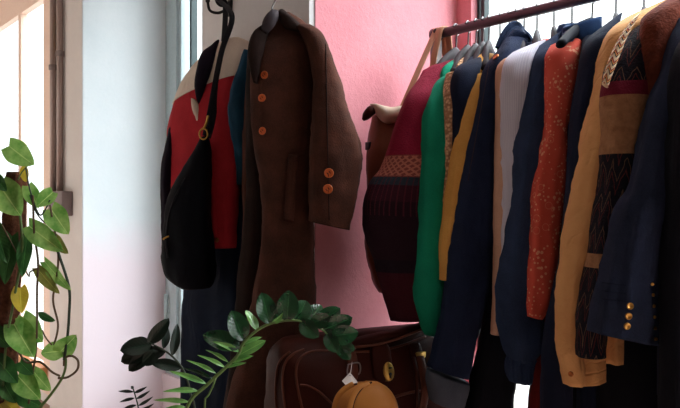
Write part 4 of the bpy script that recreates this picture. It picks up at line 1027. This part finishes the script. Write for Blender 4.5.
# third, thin stem
bm = bmesh.new(); tube(bm, [zc + V((0, .02, .30)), W(204, 420, DZ), W(210, 395, DZ), W(217, 374, DZ)], .003, 7, 24, .002); obj('stem', bm, M['stem'], zz)

# little palm low on the left
DM = 1.7
pc = W(140, 450, DM); pc = V((pc.x, pc.y, 0))
pl = thing('small_palm', 'small dark fern-like frond poking up at the bottom, left of zz plant', 'plant', pc)
pot(pl, pc - RT * .1 - FWD * .1, .09, .24)
bm = bmesh.new(); tube(bm, [pc - RT * .1 - FWD * .1 + V((0, 0, .2)), W(135, 470, DM), W(139, 415, DM), W(137, 402, DM), W(133, 388, DM)], .003, 7, 40, .0015); obj('stem', bm, M['stemdk'], pl)
for b, t in (((133, 389), (131, 386)), ((134, 392), (118, 391)), ((134, 393), (147, 387)), ((135, 398), (119, 402)), ((136, 399), (150, 391)), ((137, 405), (122, 409)), ((138, 406), (153, 397)), ((138, 412), (154, 404)), ((138, 413), (124, 417)), ((139, 418), (155, 411))):
    leaf(pl, M['zzdark'], b, t, 4.5, DM, 0, .3, 'lance', .3, .06, nl=8, nw=4)

# pothos on a coir pole
DO = 2.15
oc = W(8, 408, DO); oc = V((oc.x, oc.y, 0))
pt = thing('pothos_plant', 'trailing heart-leaved pothos climbing a brown coir pole by left window', 'plant', oc)
pot(pt, oc, .16, .3)
bm = bmesh.new()
rows(bm, [(8, 172, 26, 172, DO, .022), (6, 190, 27, 190, DO, .027), (3, 240, 24, 240, DO, .028), (0, 300, 20, 300, DO, .028), (-3, 360, 17, 360, DO, .028), (-5, 420, 16, 420, DO, .028), (-6, 560, 18, 560, DO, .028), (-6, 640, 18, 640, DO, .028)], seed=131, fold=.12, k=5, wr=.006, m=90, n=40, grow=(1, 1), freq=30)
obj('coir_pole', bm, M['moss'], pt)
def vine(pts, r, m, D=DO - .04, t=None):
    bm = bmesh.new(); tube(bm, [W(x, y, D) for x, y in pts], r, 7, 60, t); obj('vine', bm, M[m], pt)
vine([(28, 420), (48, 398), (62, 378), (66, 362), (63, 352)], .0045, 'stem', t=.003)
vine([(58, 378), (68, 377), (77, 370), (78, 361), (72, 356), (65, 358), (64, 366)], .0032, 'vine')
vine([(57, 250), (60, 258), (69, 288), (69, 315), (67, 340), (64, 360)], .0038, 'stemdk')
vine([(50, 205), (53, 222), (58, 252), (57, 275), (53, 300), (58, 325), (54, 345)], .0028, 'vine')
vine([(33, 195), (34, 230), (38, 262), (37, 290), (37, 325), (36, 350), (32, 378), (28, 410)], .003, 'vine')
vine([(20, 215), (22, 250), (14, 300), (6, 345), (2, 400)], .0035, 'stem')
vine([(26, 168), (30, 190), (40, 215), (50, 200)], .002, 'stemdk')
vine([(2, 225), (10, 240), (28, 275), (30, 272), (38, 268)], .002, 'vine')
vine([(18, 350), (26, 362), (40, 362), (52, 372), (60, 376)], .003, 'vine')
vine([(30, 195), (36, 212), (44, 222), (50, 226)], .002, 'stemdk')
vine([(30, 163), (22, 172), (18, 180)], .0018, 'stem')
vine([(52, 345), (46, 338), (42, 330)], .002, 'vine')
PL = [((9, 146), (32, 164), 23, 'pothos', -.02, .1), ((24, 165), (25, 182), 8, 'pothosyel', 0, .3), ((0, 186), (19, 214), 30, 'pothos', -.03, .1), ((28, 186), (38, 208), 15, 'pothos', .0, .2), ((53, 192), (37, 206), 15, 'pothos', -.02, .2),
      ((51, 209), (67, 233), 22, 'pothos', -.03, .1), ((29, 226), (60, 250), 21, 'pothos', -.04, .1), ((52, 236), (66, 253), 12, 'olive', -.03, .3), ((45, 262), (68, 290), 12, 'pothos', -.03, .4), ((37, 268), (57, 293), 12, 'olive', -.03, .3),
      ((20, 288), (21, 312), 16, 'pothosyel', -.03, .2), ((12, 236), (3, 284), 18, 'pothosdk', -.02, .3), ((27, 238), (21, 276), 14, 'pothosdk', -.03, .3), ((14, 324), (32, 355), 26, 'pothos', -.06, .05), ((23, 317), (41, 342), 20, 'pothos', -.02, .2),
      ((38, 313), (53, 321), 7, 'pothosdk', -.03, .3), ((60, 352), (75, 337), 19, 'pothos', -.03, .1), ((61, 351), (41, 353), 18, 'pothos', -.02, .2), ((18, 376), (38, 398), 22, 'pothos', -.05, .1), ((34, 372), (49, 390), 15, 'pothos', -.03, .2),
      ((16, 394), (41, 407), 15, 'pothosdk', -.02, .1), ((4, 402), (22, 416), 14, 'pothosyel', -.04, .2), ((-2, 360), (16, 382), 20, 'pothosdk', -.03, .1), ((-4, 228), (6, 262), 18, 'pothosdk', -.03, .2), ((20, 362), (32, 374), 14, 'pothosdk', -.02, .1),
      ((-6, 176), (5, 190), 12, 'pothosdk', -.03, .1), ((-8, 330), (8, 346), 18, 'pothosdk', -.03, .1), ((2, 380), (14, 402), 16, 'pothosdk', -.04, .2)]
for b, t, w, m, dt, ro in PL:
    leaf(pt, M[m], b, t, w, DO - .03, dt, ro, 'heart' if w > 10 else 'ovate', .16, .12, nl=14, nw=8)

# ------------------------------------------------------------------ light and camera
w = bpy.data.worlds.new('overcast_sky'); S.world = w; w.use_nodes = True
nt = w.node_tree; bgn = nt.nodes['Background']
tcn = N(nt, 'ShaderNodeTexCoord'); sp = N(nt, 'ShaderNodeSeparateXYZ'); nt.links.new(tcn.outputs['Generated'], sp.inputs[0])
col = ramp(nt, mathn(nt, 'ADD', mathn(nt, 'MULTIPLY', sp.outputs[2], .5), .5), [(.0, (.12, .115, .11)), (.48, (.12, .118, .115)), (.52, (.12, .125, .128)), (.63, (.125, .13, .133)), (.75, (1.0, 1.06, 1.1)), (1, (1.25, 1.3, 1.36))])
nt.links.new(col, bgn.inputs[0]); bgn.inputs[1].default_value = 16.5

cd = bpy.data.cameras.new('camera'); co = bpy.data.objects.new('camera', cd); COL.objects.link(co)
cd.sensor_width = 36; cd.lens = 36 * F / 680; cd.clip_start = .05
co.location = CAM
co.rotation_euler = FWD.to_track_quat('-Z', 'Y').to_euler()
S.camera = co
S.view_settings.view_transform = 'Standard'; S.view_settings.look = 'None'
S.view_settings.exposure = 0; S.view_settings.gamma = 1; S.view_settings.use_curve_mapping = False
S.cycles.max_bounces = 10; S.cycles.diffuse_bounces = 6; S.cycles.transparent_max_bounces = 12
S.cycles.use_denoising = True
